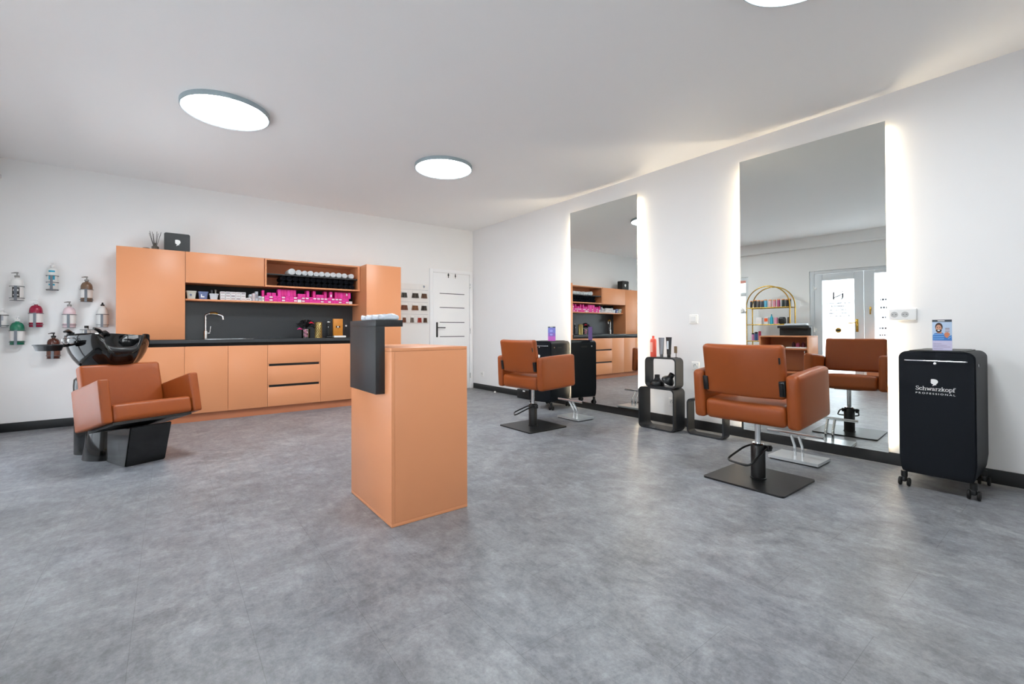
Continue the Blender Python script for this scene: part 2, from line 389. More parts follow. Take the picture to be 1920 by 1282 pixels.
for cx, lady in ((-0.502, 0), (-0.366, 1)):
    pl = B(cx-0.045, cx+0.045, -0.0145, -0.0125, 1.90, 2.0-0.008).build('restroom_sign', M_PAPER, d1, world=True)
    g = MB(); g.lathe([(0, 0), (0.009, 0), (0.009, 0.0012), (0, 0.0012)], n=14, M=Matrix.Translation((cx, -0.0145, 1.974)) @ Matrix.Rotation(PI/2, 4, 'X'))
    if lady: poly = [(-0.006, 0.062), (0.006, 0.062), (0.016, 0.028), (0.006, 0.028), (0.006, 0), (-0.006, 0), (-0.006, 0.028), (-0.016, 0.028)]
    else: poly = [(-0.014, 0.062), (0.014, 0.062), (0.014, 0.034), (0.008, 0.034), (0.008, 0), (-0.008, 0), (-0.008, 0.034), (-0.014, 0.034)]
    g.prism(poly, (cx, -0.0146, 1.902), (1, 0, 0), (0, 0, 1), (0, -0.0008, 0))
    g.build('pictogram', M_DARK, pl, world=True)

# street wall: small window, entrance with side leaf, added unseen shop window
def pvc_frame(f, y0, y1, z0, z1, t, x0, x1):
    f.box(x0, x1, y0, y0+t, z0, z1, 0.006); f.box(x0, x1, y1-t, y1, z0, z1, 0.006); f.box(x0, x1, y0+t, y1-t, z0, z0+t, 0.006); f.box(x0, x1, y0+t, y1-t, z1-t, z1, 0.006)
xf0, xf1 = XW-0.09, XW-0.02
w1 = frame_root('window_1', (XW, -1.765, 0.06)); f = MB(); pvc_frame(f, -2.68, -0.85, 0.06, 2.11, 0.06, xf0, xf1)
f.box(xf0, xf1, -1.795, -1.735, 0.12, 2.05, 0.006)
for (a, b) in ((-2.62, -1.795), (-1.735, -0.91)): f.box(xf0, xf1, a, b, 1.71, 1.79, 0.006); f.box(xf0, xf1, a, b, 1.35, 1.40, 0.006)
f.build('window_frame', M_PVC, w1, world=True)
for (a, b) in ((-2.62, -1.795), (-1.735, -0.91)):
    B(XW-0.06, XW-0.052, a, b, 1.79, 2.05).build('upper_pane', M_GLASS, w1, world=True)
    B(XW-0.06, XW-0.052, a, b, 1.40, 1.71).build('middle_pane', M_GLASS, w1, world=True)
    B(XW-0.06, XW-0.052, a, b, 0.12, 1.35).build('frosted_lower_pane', M_FILM, w1, world=True)
g = MB(); g.lathe([(0.030, 0), (0.052, 0), (0.055, 0.012), (0.052, 0.022), (0.030, 0.022), (0.030, 0)], n=28, M=Matrix.Translation((xf1+0.014, -2.54, 1.42)) @ Matrix.Rotation(PI/2, 4, 'Y')); g.box(xf1, xf1+0.016, -2.60, -2.52, 1.40, 1.44, 0.004)
g.build('round_handle', M_WHITE, w1, world=True)

d2 = frame_root('door_2', (XW, -4.60, 0)); f = MB()
f.box(xf0, xf1, -3.86, -3.78, 0, 2.11, 0.006); f.box(xf0, xf1, -5.42, -5.36, 0, 2.11, 0.006); f.box(xf0, xf1, -5.36, -3.86, 2.05, 2.11, 0.006); f.box(xf0, xf1, -5.36, -3.86, 0, 0.03, 0.004)
f.build('frame', M_PVC, d2, world=True)
def leaf(y0, y1, gy0, gy1, gz0, gz1, nm):
    f = MB(); a, b = xf0+0.01, xf1+0.012
    f.box(a, b, y0, gy0, 0.035, 2.045, 0.006); f.box(a, b, gy1, y1, 0.035, 2.045, 0.006); f.box(a, b, gy0, gy1, gz1, 2.045, 0.006); f.box(a, b, gy0, gy1, 0.035, gz0, 0.006)
    return f.build(nm, M_PVC, d2, world=True)
lf = leaf(-4.605, -3.865, -4.472, -3.986, 0.16, 1.92, 'door_leaf'); sf = leaf(-5.355, -4.612, -5.24, -4.759, 0.16, 1.99, 'side_leaf')
B(XW-0.06, XW-0.052, -4.472, -3.986, 0.16, 1.92).build('frosted_pane', M_FILM, lf, world=True)
B(XW-0.06, XW-0.052, -5.24, -4.759, 0.16, 1.99).build('frosted_pane', M_FILM, sf, world=True)
hp = B(xf1+0.012, xf1+0.022, -4.53, -4.49, 0.957, 1.187, 0.004).build('door_handle', M_GOLD, lf, world=True)
g = MB().tube([(xf1+0.018, -4.51, 1.125), (xf1+0.062, -4.51, 1.125), (xf1+0.062, -4.388, 1.113)], 0.009, n=12, fillet=0.015)
g.tube([(xf1+0.02, -4.51, 1.02), (xf1+0.034, -4.51, 1.02)], 0.013, n=14)
g.build('lever', M_GOLD, hp, world=True)
g = B(xf1+0.012, xf1+0.024, -4.715, -4.688, 1.33, 1.40, 0.004).box(xf1+0.024, xf1+0.044, -4.711, -4.692, 1.265, 1.385, 0.006)
g.build('window_handle', M_GOLD, sf, world=True)
for z in (1.78, 1.005):
    g = MB().cyl((xf1+0.02, -3.855, z-0.05), (xf1+0.02, -3.855, z+0.05), 0.012, n=12).box(xf1+0.012, xf1+0.022, -3.90, -3.855, z-0.02, z+0.02, 0.003)
    g.build('hinge', M_WHITE, d2, world=True)
# lettering on the outside of the door film: reads the right way round from the street
xs = XW-0.0612; uo, vo = (0, -1, 0), (0, 0, 1)
g = MB(); bw = 0.006
g.box(xs, xs+0.0102, -4.424, -4.024, 1.802, 1.802+bw); g.box(xs, xs+0.0102, -4.424, -4.024, 1.185, 1.185+bw)
for y in (-4.424, -4.028): g.box(xs, xs+0.0102, y, y+bw, 1.51, 1.802); g.box(xs, xs+0.0102, y, y+bw, 1.185, 1.31)
g.build('sign_border', pm('grey_sign_print', (96, 100, 110), 0.6), lf, world=True)
g = MB()
# (seen from the street, -y is to the reader's left, so the mirror shows it the right way round)
def strip_r(m, pts):
    for (a0, b0, w0), (a1, b1, w1) in zip(pts, pts[1:]):
        d = Vector((a1-a0, b1-b0)).normalized(); n = Vector((-d.y, d.x))
        m.prism([(a0+n.x*w0, b0+n.y*w0), (a1+n.x*w1, b1+n.y*w1), (a1-n.x*w1, b1-n.y*w1), (a0-n.x*w0, b0-n.y*w0)], (xs, -4.224, 1.625), uo, vo, (0.0102, 0, 0))
strip_r(g, [(-0.07, -0.068, 0.011), (-0.07, 0.066, 0.011)]); strip_r(g, [(-0.075, 0.069, 0.0035), (-0.008, 0.069, 0.0035)])
strip_r(g, [(0.070, 0.040, 0.011), (0.070, -0.022, 0.011), (0.064, -0.050, 0.009), (0.045, -0.066, 0.006), (0.008, -0.068, 0.003)])
strip_r(g, [(0.058, 0.072, 0.009), (0.072, 0.072, 0.009)])
sw = [(-0.115 + 0.21*t, -0.036 + 0.085*t*t + 0.008*t, 0.002+0.006*math.sin(PI*t)) for t in [i/12 for i in range(13)]]
strip_r(g, sw)
g.build('sign_logo', M_INK, lf, world=True)
g = MB(); rl = random.Random(3)
for zc, hw, hh in ((1.765, 0.12, 0.006), (1.488, 0.185, 0.014), (1.435, 0.115, 0.012), (1.398, 0.08, 0.011), (1.362, 0.13, 0.011), (1.302, 0.145, 0.012), (1.250, 0.175, 0.011)):
    y = -hw
    while y < hw:
        w_ = rl.uniform(0.006, 0.013)
        if rl.random() > 0.16: g.box(xs, xs+0.0102, -4.224+y, -4.224+min(y+w_, hw), zc-hh*rl.uniform(0.5, 1), zc+hh*rl.uniform(0.5, 1))
        y += w_+0.005
g.build('small_print', pm('grey_sign_print', (96, 100, 110), 0.6), lf, world=True)
g = MB().lathe([(0, 0), (0.046, 0), (0.046, 0.0102), (0, 0.0102)], n=32, M=Matrix.Translation((xs, -4.222, 0.987)) @ Matrix.Rotation(PI/2, 4, 'Y')); st = g.build('round_sticker', pm('sticker_gold', (170, 130, 40), 0.4), lf, world=True)
g = MB(); g.box(xs-0.0008, xs+0.0110, -4.255, -4.19, 0.972, 1.002); g.build('sticker_band', M_DARK, st, world=True)
g = MB(); rl = random.Random(5)
for zc, hw, y0 in ((1.52, 0.17, -5.0), (1.38, 0.17, -5.0), (1.21, 0.15, -5.0), (1.02, 0.2, -5.0), (0.90, 0.2, -5.0)):
    y = -hw
    while y < hw:
        w_ = rl.uniform(0.012, 0.03)
        g.box(xs, xs+0.0102, y0+y, y0+min(y+w_, hw), zc-0.016, zc+0.016); y += w_+0.012
g.build('side_leaf_print', pm('grey_sign_print', (96, 100, 110)), sf, world=True)

w2 = frame_root('added_shop_window', (XW, -6.55, 0.7)); f = MB(); pvc_frame(f, -7.50, -5.60, 0.70, 2.20, 0.06, xf0, xf1); f.box(xf0, xf1, -6.58, -6.52, 0.76, 2.14, 0.006); f.build('window_frame', M_PVC, w2, world=True)  # out of view, added to bring light from the left
for a, b in ((-7.44, -6.58), (-6.52, -5.66)): B(XW-0.06, XW-0.052, a, b, 0.76, 2.14).build('pane', M_GLASS, w2, world=True)

# outside: pavement and the brick house over the road
struct(B(-30, XW-0.15, -25, 18, -0.2, -0.12).build('exterior_pavement', pm('pale_pavement', (150, 150, 148), 0.9, var=0.15)))
mb = bpy.data.materials.new('pale_red_brick'); mb.use_nodes = True; nt = mb.node_tree
tcn = nt.nodes.new('ShaderNodeTexCoord'); mpn = nt.nodes.new('ShaderNodeMapping'); mpn.inputs['Rotation'].default_value = (PI/2, 0, PI/2)
brn = nt.nodes.new('ShaderNodeTexBrick'); brn.inputs['Scale'].default_value = 1; brn.inputs['Brick Width'].default_value = 0.25; brn.inputs['Row Height'].default_value = 0.075; brn.inputs['Mortar Size'].default_value = 0.008
brn.inputs['Color1'].default_value = lin((196, 120, 104))+(1,); brn.inputs['Color2'].default_value = lin((178, 104, 90))+(1,); brn.inputs['Mortar'].default_value = lin((200, 186, 176))+(1,)
nt.links.new(tcn.outputs['Object'], mpn.inputs[0]); nt.links.new(mpn.outputs[0], brn.inputs[0]); nt.links.new(brn.outputs[0], nt.nodes['Principled BSDF'].inputs['Base Color'])
hs = thing('outside_brick_house', 'red brick house across the road, seen through the small window', 'house', (-14, 0, -0.12))
B(-18, -13, -5, 9, -0.12, 4.6).build('wall', mb, hs, world=True)
MB().prism([(-18.4, 4.6), (-12.6, 4.6), (-15.5, 6.6)], (0, -5.3, 0), (1, 0, 0), (0, 0, 1), (0, 14.6, 0)).build('roof', pm('clay_tiles', (150, 84, 66), 0.8, var=0.2), hs, world=True)
# ------------------------------------------------------------------ ceiling panels
def ceiling_light(x, y, label):
    t = thing('ceiling_light', label, 'ceiling light', (x, y, H), 0, 'round ceiling panels')
    MB().lathe([(0.288, 0), (0.288, -0.030), (0.296, -0.036), (0.302, -0.034), (0.304, -0.028), (0.304, 0)], n=72).build('frame', M_GREYMET, t)
    MB().lathe([(0, -0.029), (0.288, -0.029)], n=72).build('diffuser', M_DIFF, t, fix=False, smooth=0)
    return t
ceiling_light(-3.90, -2.50, 'round white LED ceiling panel nearest the wash unit, above the kitchen side')
ceiling_light(-1.93, -2.45, 'round white LED ceiling panel nearest the toilet door corner')
ceiling_light(-1.89, -5.868, 'round white LED ceiling panel cut by the top edge of the photo')

# ------------------------------------------------------------------ mirrors with light strips behind their long edges
def wall_mirror(y, tilt, x, label):
    t = thing('wall_mirror', label, 'mirror', (x, y, 0.0895), tilt, 'tall backlit mirrors')
    B(0, 0.005, -0.525, 0.525, 0, 2.461).build('glass', M_MIRROR, t, smooth=0)
    B(0.0052, 0.0075, -0.520, 0.520, 0.01, 2.451).build('backing_board', M_MIRBACK, t)
    for s in (-1, 1):            # strips stand just off the wall, tucked in behind each long edge
        gap = -(x + 0.0075*math.cos(tilt) - s*0.525*math.sin(tilt)); hh = 0.2*gap+0.0075; ye = y + s*0.525 - s*(gap-hh)*1.0
        B(-hh-0.007, -hh+0.007, ye-0.004, ye+0.004, 0.15, 2.49).build('led_strip', M_LED, t, world=True)
    for z in (0.3, 2.1):
        B(0.0076, 0.034, -0.2, 0.2, z, z+0.06).build('hanging_rail', M_BRUSH, t)
    return t
wall_mirror(-3.000, 0.015, -0.050, 'tall backlit mirror on the right wall next to the black trolley and purple card')
wall_mirror(-5.214, 0.037, -0.056, 'tall backlit mirror on the right wall reflecting the entrance door')

# ------------------------------------------------------------------ kitchen run on the back wall
YD = -0.60
XS = [-4.706, -4.122, -3.718, -3.314, -2.712, -2.112]
BL = ['apricot base cabinet behind the wash unit, under the left end of the black worktop', 'apricot single-door base cabinet below the chrome tap',
      'apricot single-door base cabinet directly left of the drawer unit', 'apricot drawer unit with two black grip slots', 'apricot base cabinet between the drawer unit and the tall cabinet']
for i in range(5):
    a, b = XS[i], XS[i+1]
    t = thing('base_cabinet', BL[i], 'cabinet', ((a+b)/2, -0.3, 0), 0, 'base cabinets under the worktop')
    g = MB()
    for q in (a, b-0.018): g.box(q, q+0.018, -0.578, -0.001, 0.096, 0.836); g.box(q, q+0.018, -0.543, -0.001, 0.836, 0.875)
    g.box(a+0.018, b-0.018, -0.578, -0.001, 0.096, 0.114); g.box(a+0.018, b-0.018, -0.02, -0.001, 0.114, 0.70)
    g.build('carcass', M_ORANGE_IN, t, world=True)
    B(a, b, -0.560, -0.5435, 0.8365, 0.876).build('grip_channel', M_DARK, t, world=True)
    if i == 3:
        for z0, z1, slot in ((0.611, 0.838, 0), (0.356, 0.608, 1), (0.096, 0.353, 1)):
            d = MB()
            top = z1-(0.026 if slot else 0)
            d.box(a+0.0015, b-0.0015, YD, -0.581, z0, top, 0.0012)
            if slot:
                d.box(a+0.0015, a+0.014, YD, -0.581, top, z1, 0.0005); d.box(b-0.014, b-0.0015, YD, -0.581, top, z1, 0.0005)
            dr = d.build('drawer', M_ORANGE, t, world=True)
            if slot: B(a+0.0145, b-0.0145, -0.592, -0.580, top+0.001, z1).build('grip_slot', M_DARK, dr, world=True)
    elif i == 0:
        B(a+0.0015, b-0.0015, YD, -0.581, 0.096, 0.838, 0.0012).build('door', M_ORANGE, t, world=True)
    else:
        B(a+0.0015, b-0.0015, YD, -0.581, 0.096, 0.838, 0.0012).build('door', M_ORANGE, t, world=True)
tag(B(XS[0], -1.612, -0.568, -0.552, 0, 0.094).build('kitchen_plinth', pm('shaded_plinth_laminate', (178, 110, 76), 0.5, var=0.03), loc=(-3.15, -0.56, 0)), 'long apricot plinth along the floor under the base cabinets', 'plinth')  # apricot darkened: shade of the cabinet overhang is put into the colour
# worktop with a sink cut out
g = MB(); sx0, sx1, sy0, sy1 = -3.92, -3.46, -0.50, -0.13
g.box(XS[0], sx0, -0.62, 0, 0.877, 0.913); g.box(sx1, XS[5]-0.001, -0.62, 0, 0.877, 0.913); g.box(sx0, sx1, -0.62, sy0, 0.877, 0.913); g.box(sx0, sx1, sy1, 0, 0.877, 0.913)
tag(g.build('worktop', M_WORK, loc=(-3.4, -0.3, 0.877)), 'long anthracite worktop over the apricot base cabinets', 'worktop')
t = thing('sink', 'steel inset sink in the dark worktop beside the tap', 'sink', ((sx0+sx1)/2, (sy0+sy1)/2, 0.913))
g = MB(); R1 = [(x-(-3.69), y) for x, y in []]
g.ring_prism(rrect(0.50, 0.41, 0.03), rrect(0.43, 0.34, 0.05), (0, 0, 0.0005), (1, 0, 0), (0, 1, 0), (0, 0, 0.003)); g.build('rim', M_BRUSH, t)
g = MB(); g.ring_prism(rrect(0.438, 0.348, 0.05), rrect(0.425, 0.335, 0.05), (0, 0, -0.16), (1, 0, 0), (0, 1, 0), (0, 0, 0.16)); g.box(-0.212, 0.212, -0.167, 0.167, -0.162, -0.156); g.build('basin', M_BRUSH, t)
MB().lathe([(0, 0), (0.035, 0), (0.038, 0.003), (0.028, 0.004), (0, 0.001)], c=(0, 0, -0.156), n=24).build('drain', M_CHROME, t)
t = thing('kitchen_tap', 'chrome swan-neck tap standing on the dark worktop', 'tap', (-3.905, -0.085, 0.913))
g = MB().lathe([(0.0, 0), (0.027, 0), (0.027, 0.006), (0.021, 0.012), (0.021, 0.10), (0.017, 0.105), (0, 0.105)], n=24); g.build('base', M_CHROME, t)
g = MB().tube([(0, 0, 0.10), (0, 0, 0.29), (0.03, -0.01, 0.31), (0.13, -0.05, 0.30), (0.17, -0.07, 0.285), (0.175, -0.075, 0.235)], 0.0115, n=14, fillet=0.035); g.build('spout', M_CHROME, t)
g = MB()
for k in range(8):
    u = k/7; c = Vector((0.045+0.07*u, -0.016-0.028*u, 0.312-0.004*u+0.006*math.sin(u*PI)))
    g.tube([c+Vector((0, 0.017*math.cos(a), 0.017*math.sin(a))) for a in [2*PI*q/12 for q in range(12)]], 0.0035, n=6, closed=True)
g.build('spring_coil', M_GOLD, t)
g = MB().tube([(0.02, -0.003, 0.07), (0.045, -0.006, 0.07)], 0.015, n=16).tube([(0.042, -0.006, 0.07), (0.052, -0.008, 0.155)], 0.0055, n=10); g.build('lever', M_CHROME, t)

# splashback, niche back and shelf
tag(B(-4.108, XS[5]-0.002, -0.0125, -0.0015, 0.914, 1.366).build('splashback', M_SPLASH, loc=(-3.1, -0.006, 0.914)), 'dark grey splashback panel between worktop and narrow shelf', 'splashback')
t = thing('niche_shelf', 'long narrow apricot shelf holding the cartons below the wall cabinets', 'shelf', (-3.1, -0.14, 1.367))
B(-4.108, XS[5]-0.002, -0.285, -0.001, 1.367, 1.386, 0.001).build('board', M_ORANGE, t, world=True)
B(-4.108, XS[5]-0.002, -0.012, -0.001, 1.3865, 1.566).build('black_back_panel', M_DARK, t, world=True)
YU = -0.35
t = thing('tall_wall_cabinet', 'tall apricot cabinet standing on the left end of the worktop', 'cabinet', (-4.41, -0.17, 0.913))
B(XS[0], -4.112, YU+0.019, -0.001, 0.914, 1.922).build('carcass', M_ORANGE, t, world=True); B(XS[0]+0.0005, -4.1125, YU, YU+0.0185, 0.9145, 1.9215, 0.0012).build('door', M_ORANGE, t, world=True)
t = thing('flap_cabinet', 'wide apricot wall cabinet with a single flap door above the tap', 'cabinet', (-3.7, -0.17, 1.567))
B(-4.110, -3.307, YU+0.019, -0.001, 1.567, 1.922).build('carcass', M_ORANGE, t, world=True); B(-4.1085, -3.318, YU, YU+0.0185, 1.569, 1.9215, 0.0012).build('door', M_ORANGE, t, world=True)
t = thing('open_wall_unit', 'open apricot wall unit with a black shelf full of rolled towels', 'shelving', (-2.7, -0.17, 1.567))
g = MB(); g.box(-3.305, -3.287, YU, -0.001, 1.567, 1.922); g.box(-2.146, XS[5]-0.002, YU, -0.001, 1.567, 1.922); g.box(-3.287, -2.146, YU, -0.001, 1.904, 1.922); g.box(-3.287, -2.146, YU, -0.001, 1.548+0.019, 1.586)
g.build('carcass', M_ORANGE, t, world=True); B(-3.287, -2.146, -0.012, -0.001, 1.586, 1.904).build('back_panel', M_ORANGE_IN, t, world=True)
B(-3.2865, -2.1465, YU+0.012, -0.0125, 1.722, 1.737).build('black_shelf', M_BLACK, t, world=True)
t = thing('tall_cabinet', 'tall apricot cabinet closing the right end of the kitchen run', 'cabinet', (-1.86, -0.3, 0))
B(-2.110, -1.610, YD+0.019, -0.001, 0.096, 1.922).build('carcass', M_ORANGE, t, world=True); B(-2.1095, -1.6105, YD, YD+0.0185, 0.0965, 1.9215, 0.0012).build('door', M_ORANGE, t, world=True)

# on top of the cabinets
t = thing('reed_diffuser', 'glass reed diffuser with dark sticks on top of the tall wall cabinet', 'diffuser', (-4.385, -0.20, 1.922))
MB().lathe([(0, 0), (0.030, 0), (0.034, 0.004), (0.034, 0.045), (0.014, 0.062), (0.013, 0.08), (0.017, 0.082), (0.017, 0.086), (0.011, 0.086)], n=24).build('bottle', pm('smoked_glass', (96, 90, 84), 0.1, spec=0.6), t)
g = MB()
for k in range(8):
    a = 2*PI*k/8+0.3; g.tube([(0.006*math.cos(a), 0.006*math.sin(a), 0.02), (0.055*math.cos(a), 0.03*math.sin(a), 0.205+0.015*math.sin(3*a))], 0.0022, n=6)
g.build('reeds', M_DARK, t)
tag(MB().lathe([(0, 0), (0.032, 0), (0.034, 0.004), (0.034, 0.018), (0.028, 0.022), (0, 0.022)], n=24).build('small_jar', pm('dark_brown_lid', (58, 34, 28), 0.4), loc=None), 'small dark brown jar on top of the tall wall cabinet', 'jar').location = (-4.463, -0.22, 1.922)
t = thing('storage_box', 'black rounded box with a white head emblem on top of the wall cabinets', 'box', (-4.186, -0.235, 1.922))
g = MB(); g.prism(rrect(0.238, 0.204, 0.02), (0, -0.065, 0.102), (1, 0, 0), (0, 0, 1), (0, 0.13, 0)); g.build('case', M_MATBLK, t)
g = MB(); g.prism([((a-0.5)*0.056, b*0.070) for a, b in HEAD], (0.005, -0.0651, 0.062), (1, 0, 0), (0, 0, 1), (0, -0.0008, 0)); g.build('head_emblem', M_WHITE, t, smooth=0)

# rolled towels
def roll_bm(r, L, tail=1):
    """A rolled towel lying along y, its spiral end towards -y."""
    g = MB(); n = 26; turns = 2.6; pts = []
    g.lathe([(0, 0.006), (r*0.30, 0.004), (r*0.34, 0.0), (r*0.62, 0.006), (r*0.66, 0.0), (r*0.90, 0.004), (r, 0.014), (r*1.01, L*0.5), (r, L-0.012), (r*0.9, L), (0, L)], n=24, M=Matrix.Translation((0, 0, r)) @ Matrix.Rotation(-PI/2, 4, 'X'))
    sp = [(r*(0.12+0.86*i/60)*math.cos(i*0.27), -0.003, r+r*(0.12+0.86*i/60)*math.sin(i*0.27)) for i in range(61)]
    g.tube(sp, 0.0035, n=5)
    return g
cx = [(-2.987, 0.043), (-2.906, 0.037), (-2.832, 0.0345), (-2.7595, 0.0365), (-2.687, 0.032), (-2.618, 0.036), (-2.545, 0.036), (-2.468, 0.037), (-2.392, 0.037), (-2.316, 0.036), (-2.222, 0.036)]
for i, (x, r) in enumerate(cx):
    o = roll_bm(r, 0.27).build('rolled_towel', M_TOWEL); o.location = (x, -0.315, 1.737); o.rotation_euler = (0, 0, random.uniform(-0.02, 0.02))
    tag(o, ('largest white rolled towel, the leftmost on the black shelf' if i == 0 else 'white rolled towel on the black shelf, %s from the left of its row' % ORD[i]), 'towel', 'white rolled towels')
n = 0
for row in range(2):
    for k in range(13):
        x = -3.09+k*0.073
        o = roll_bm(0.0335, 0.26).build('rolled_towel', M_TOWELB); o.location = (x, -0.305+0.008*row+random.uniform(-0.006, 0.006), 1.5862+row*0.0672)
        tag(o, 'black rolled towel in the %s row under the black shelf, %s from the left' % (('lower', 'upper')[row], ORD[k]), 'towel', 'black rolled towels')

# tubs and cartons on the narrow shelf
ZS = 1.3862
def tub(x, w, h, mat, label, txt=None):
    t = thing('plastic_tub', label, 'tub', (x, -0.20, ZS), 0, 'plastic tubs on the narrow shelf')
    g = MB(); n = 8
    g.ring_prism([], [], (0, 0, 0), (1, 0, 0), (0, 1, 0), (0, 0, 0.001)) if False else None
    o0, o1 = rrect(w*0.80, 0.10, 0.015, 4), rrect(w, 0.125, 0.018, 4); vs = []
    A = [g.bm.verts.new((a, b, 0)) for a, b in o0]; Bv = [g.bm.verts.new((a, b, h)) for a, b in o1]; Cv = [g.bm.verts.new((a*0.95, b*0.95, h)) for a, b in o1]; D = [g.bm.verts.new((a*0.94, b*0.94, 0.004)) for a, b in o0]
    m = len(A)
    g.bm.faces.new(A[::-1]); g.bm.faces.new(D)
    for i in range(m):
        j = (i+1) % m
        g.bm.faces.new((A[i], A[j], Bv[j], Bv[i])); g.bm.faces.new((Bv[i], Bv[j], Cv[j], Cv[i])); g.bm.faces.new((Cv[i], Cv[j], D[j], D[i]))
    g.build('tub', mat, t)
    MB().ring_prism(rrect(w*1.06, 0.133, 0.02, 4), rrect(w*0.97, 0.120, 0.018, 4), (0, 0, h-0.012), (1, 0, 0), (0, 1, 0), (0, 0, 0.013)).build('rim', mat, t)
    return t
t1_ = tub(-4.052, 0.096, 0.094, pm('cream_plastic', (206, 208, 198), 0.45), 'cream plastic tub at the left end of the narrow shelf')
B(-0.015, 0.004, -0.060, -0.0575, 0.035, 0.058).build('sticker', pm('blue_grey_sticker', (110, 124, 150), 0.5), t1_)
t2_ = tub(-3.938, 0.096, 0.090, pm('slate_blue_plastic', (104, 118, 158), 0.45), 'slate blue plastic tub between the cream tub and the clear tub')
g = B(-0.022, -0.012, -0.060, -0.0575, 0.022, 0.058).box(-0.012, 0.012, -0.060, -0.0575, 0.022, 0.036); g.build('white_letter', M_WHITE, t2_)
t3_ = tub(-3.832, 0.090, 0.070, pm('clear_plastic', (196, 200, 206), 0.2, spec=0.6), 'clear plastic tub with small bottles, beside the slate blue tub')
for k, (x, h, mm) in enumerate(((-0.018, 0.112, M_INK), (0.020, 0.118, pm('pewter', (120, 116, 110), 0.3, metal=0.6)))):
    o = MB().lathe([(0, 0), (0.014, 0), (0.015, 0.004), (0.015, h*0.6), (0.008, h*0.72), (0.008, h*0.8), (0.011, h*0.8), (0.011, h), (0, h)], n=16).build('small_bottle', mm)
    o.location = (-3.832+x, -0.20, ZS+0.0045)
    tag(o, ('dark small bottle standing in the clear tub' if k == 0 else 'pewter coloured small bottle standing in the clear tub'), 'bottle')
def carton(x, z, w, h, d, mat, label, group, y=-0.27, band=None):
    o = B(-w/2, w/2, 0, d, 0, h, 0.0012, 1).build('carton', mat); o.location = (x, y+random.uniform(-0.004, 0.004), z); o.rotation_euler = (0, 0, random.uniform(-0.012, 0.012))
    tag(o, label, 'carton', group)
    if band:
        q = B(-w*0.38, w*0.38, -0.0011, -0.0003, h*0.28, h*0.72).build('printed_panel', band, o)
    return o
greyp = [pm('grey_print_a', (168, 150, 150), 0.6), pm('grey_print_b', (190, 176, 176), 0.6), pm('grey_print_c', (140, 132, 140), 0.6)]
RN = ['bottom', 'middle', 'top']
for row in range(3):
    for k in range(6 if row < 2 else 5):
        if row == 1 and k == 5: continue
        carton(-3.744+k*0.0535, ZS+row*0.0338, 0.051, 0.0332, 0.15, M_CARTW, 'white lying carton on the narrow shelf, %s row, %s from the tubs' % (RN[row], ORD[k]), 'white cartons on the narrow shelf', band=random.choice(greyp))
for k, (x, w, h, c) in enumerate(((-3.452, 0.028, 0.080, (196, 206, 212)), (-3.418, 0.030, 0.094, (206, 188, 192)), (-3.386, 0.030, 0.118, (176, 180, 188)), (-3.348, 0.036, 0.062, (190, 200, 210)), (-3.314, 0.024, 0.058, (236, 232, 224)))):
    carton(x, ZS, w, h, 0.12, pm('carton_tone_%s' % 'abcde'[k], c, 0.55), ['pale blue upright carton beside the white lying cartons', 'pinkish grey upright carton next to the tallest grey one', 'tallest grey upright carton left of the magenta boxes', 'short pale blue carton between the tall grey one and the white one',
           'small white carton under a magenta one at the start of the magenta rows'][k], 'upright cartons on the narrow shelf', band=greyp[k % 3])
carton(-3.314, ZS+0.0585, 0.026, 0.080, 0.10, M_PINKD, 'upright magenta carton standing on a small white carton', 'magenta cartons')
gp = 'magenta cartons'
for row in range(2):
    for k in range(23):
        x = -3.272+k*0.0478
        c = M_CARTW if (row == 0 and k in (8, 22)) else (M_PINK if random.random() < 0.7 else M_PINKD)
        if row == 1 and k == 22: continue
        lab = 'white carton end in the lower row of magenta boxes, %s from the left' if c is M_CARTW else ('magenta hair colour carton, lower row, %s from the left' if row == 0 else 'magenta hair colour carton, second row, %s from the left')
        carton(x, ZS+row*0.0375, 0.0462, 0.0368, 0.15, c, lab % ORD[k], gp, band=M_PINKD if c is M_PINK else M_CARTW)
z3 = ZS+0.0752
up_ = [-3.128, -3.092, -3.056, -3.020, -2.984, -2.948, -2.785, -2.705, -2.560, -2.486, -2.418, -2.382, -2.346, -2.310, -2.274, -2.238]
for k, x in enumerate(up_):
    o = carton(x, z3, 0.0345, 0.084, 0.12, M_PINKD if k % 3 else M_PINK, 'upright magenta carton on top of the rows, %s of the upright ones from the left' % ORD[k], gp)
    if k in (9, 14): B(-0.010, 0.010, -0.0012, -0.0002, 0.015 if k == 9 else 0.04, 0.045 if k == 9 else 0.07).build('white_label', M_CARTW, o)
for k, x in enumerate((-3.245, -3.192, -2.885, -2.836, -2.655, -2.608)):
    carton(x, z3, 0.0462, 0.0368, 0.15, M_PINK, 'magenta carton lying on the second row, %s of the lying ones from the left' % ORD[k], gp, band=M_PINKD)

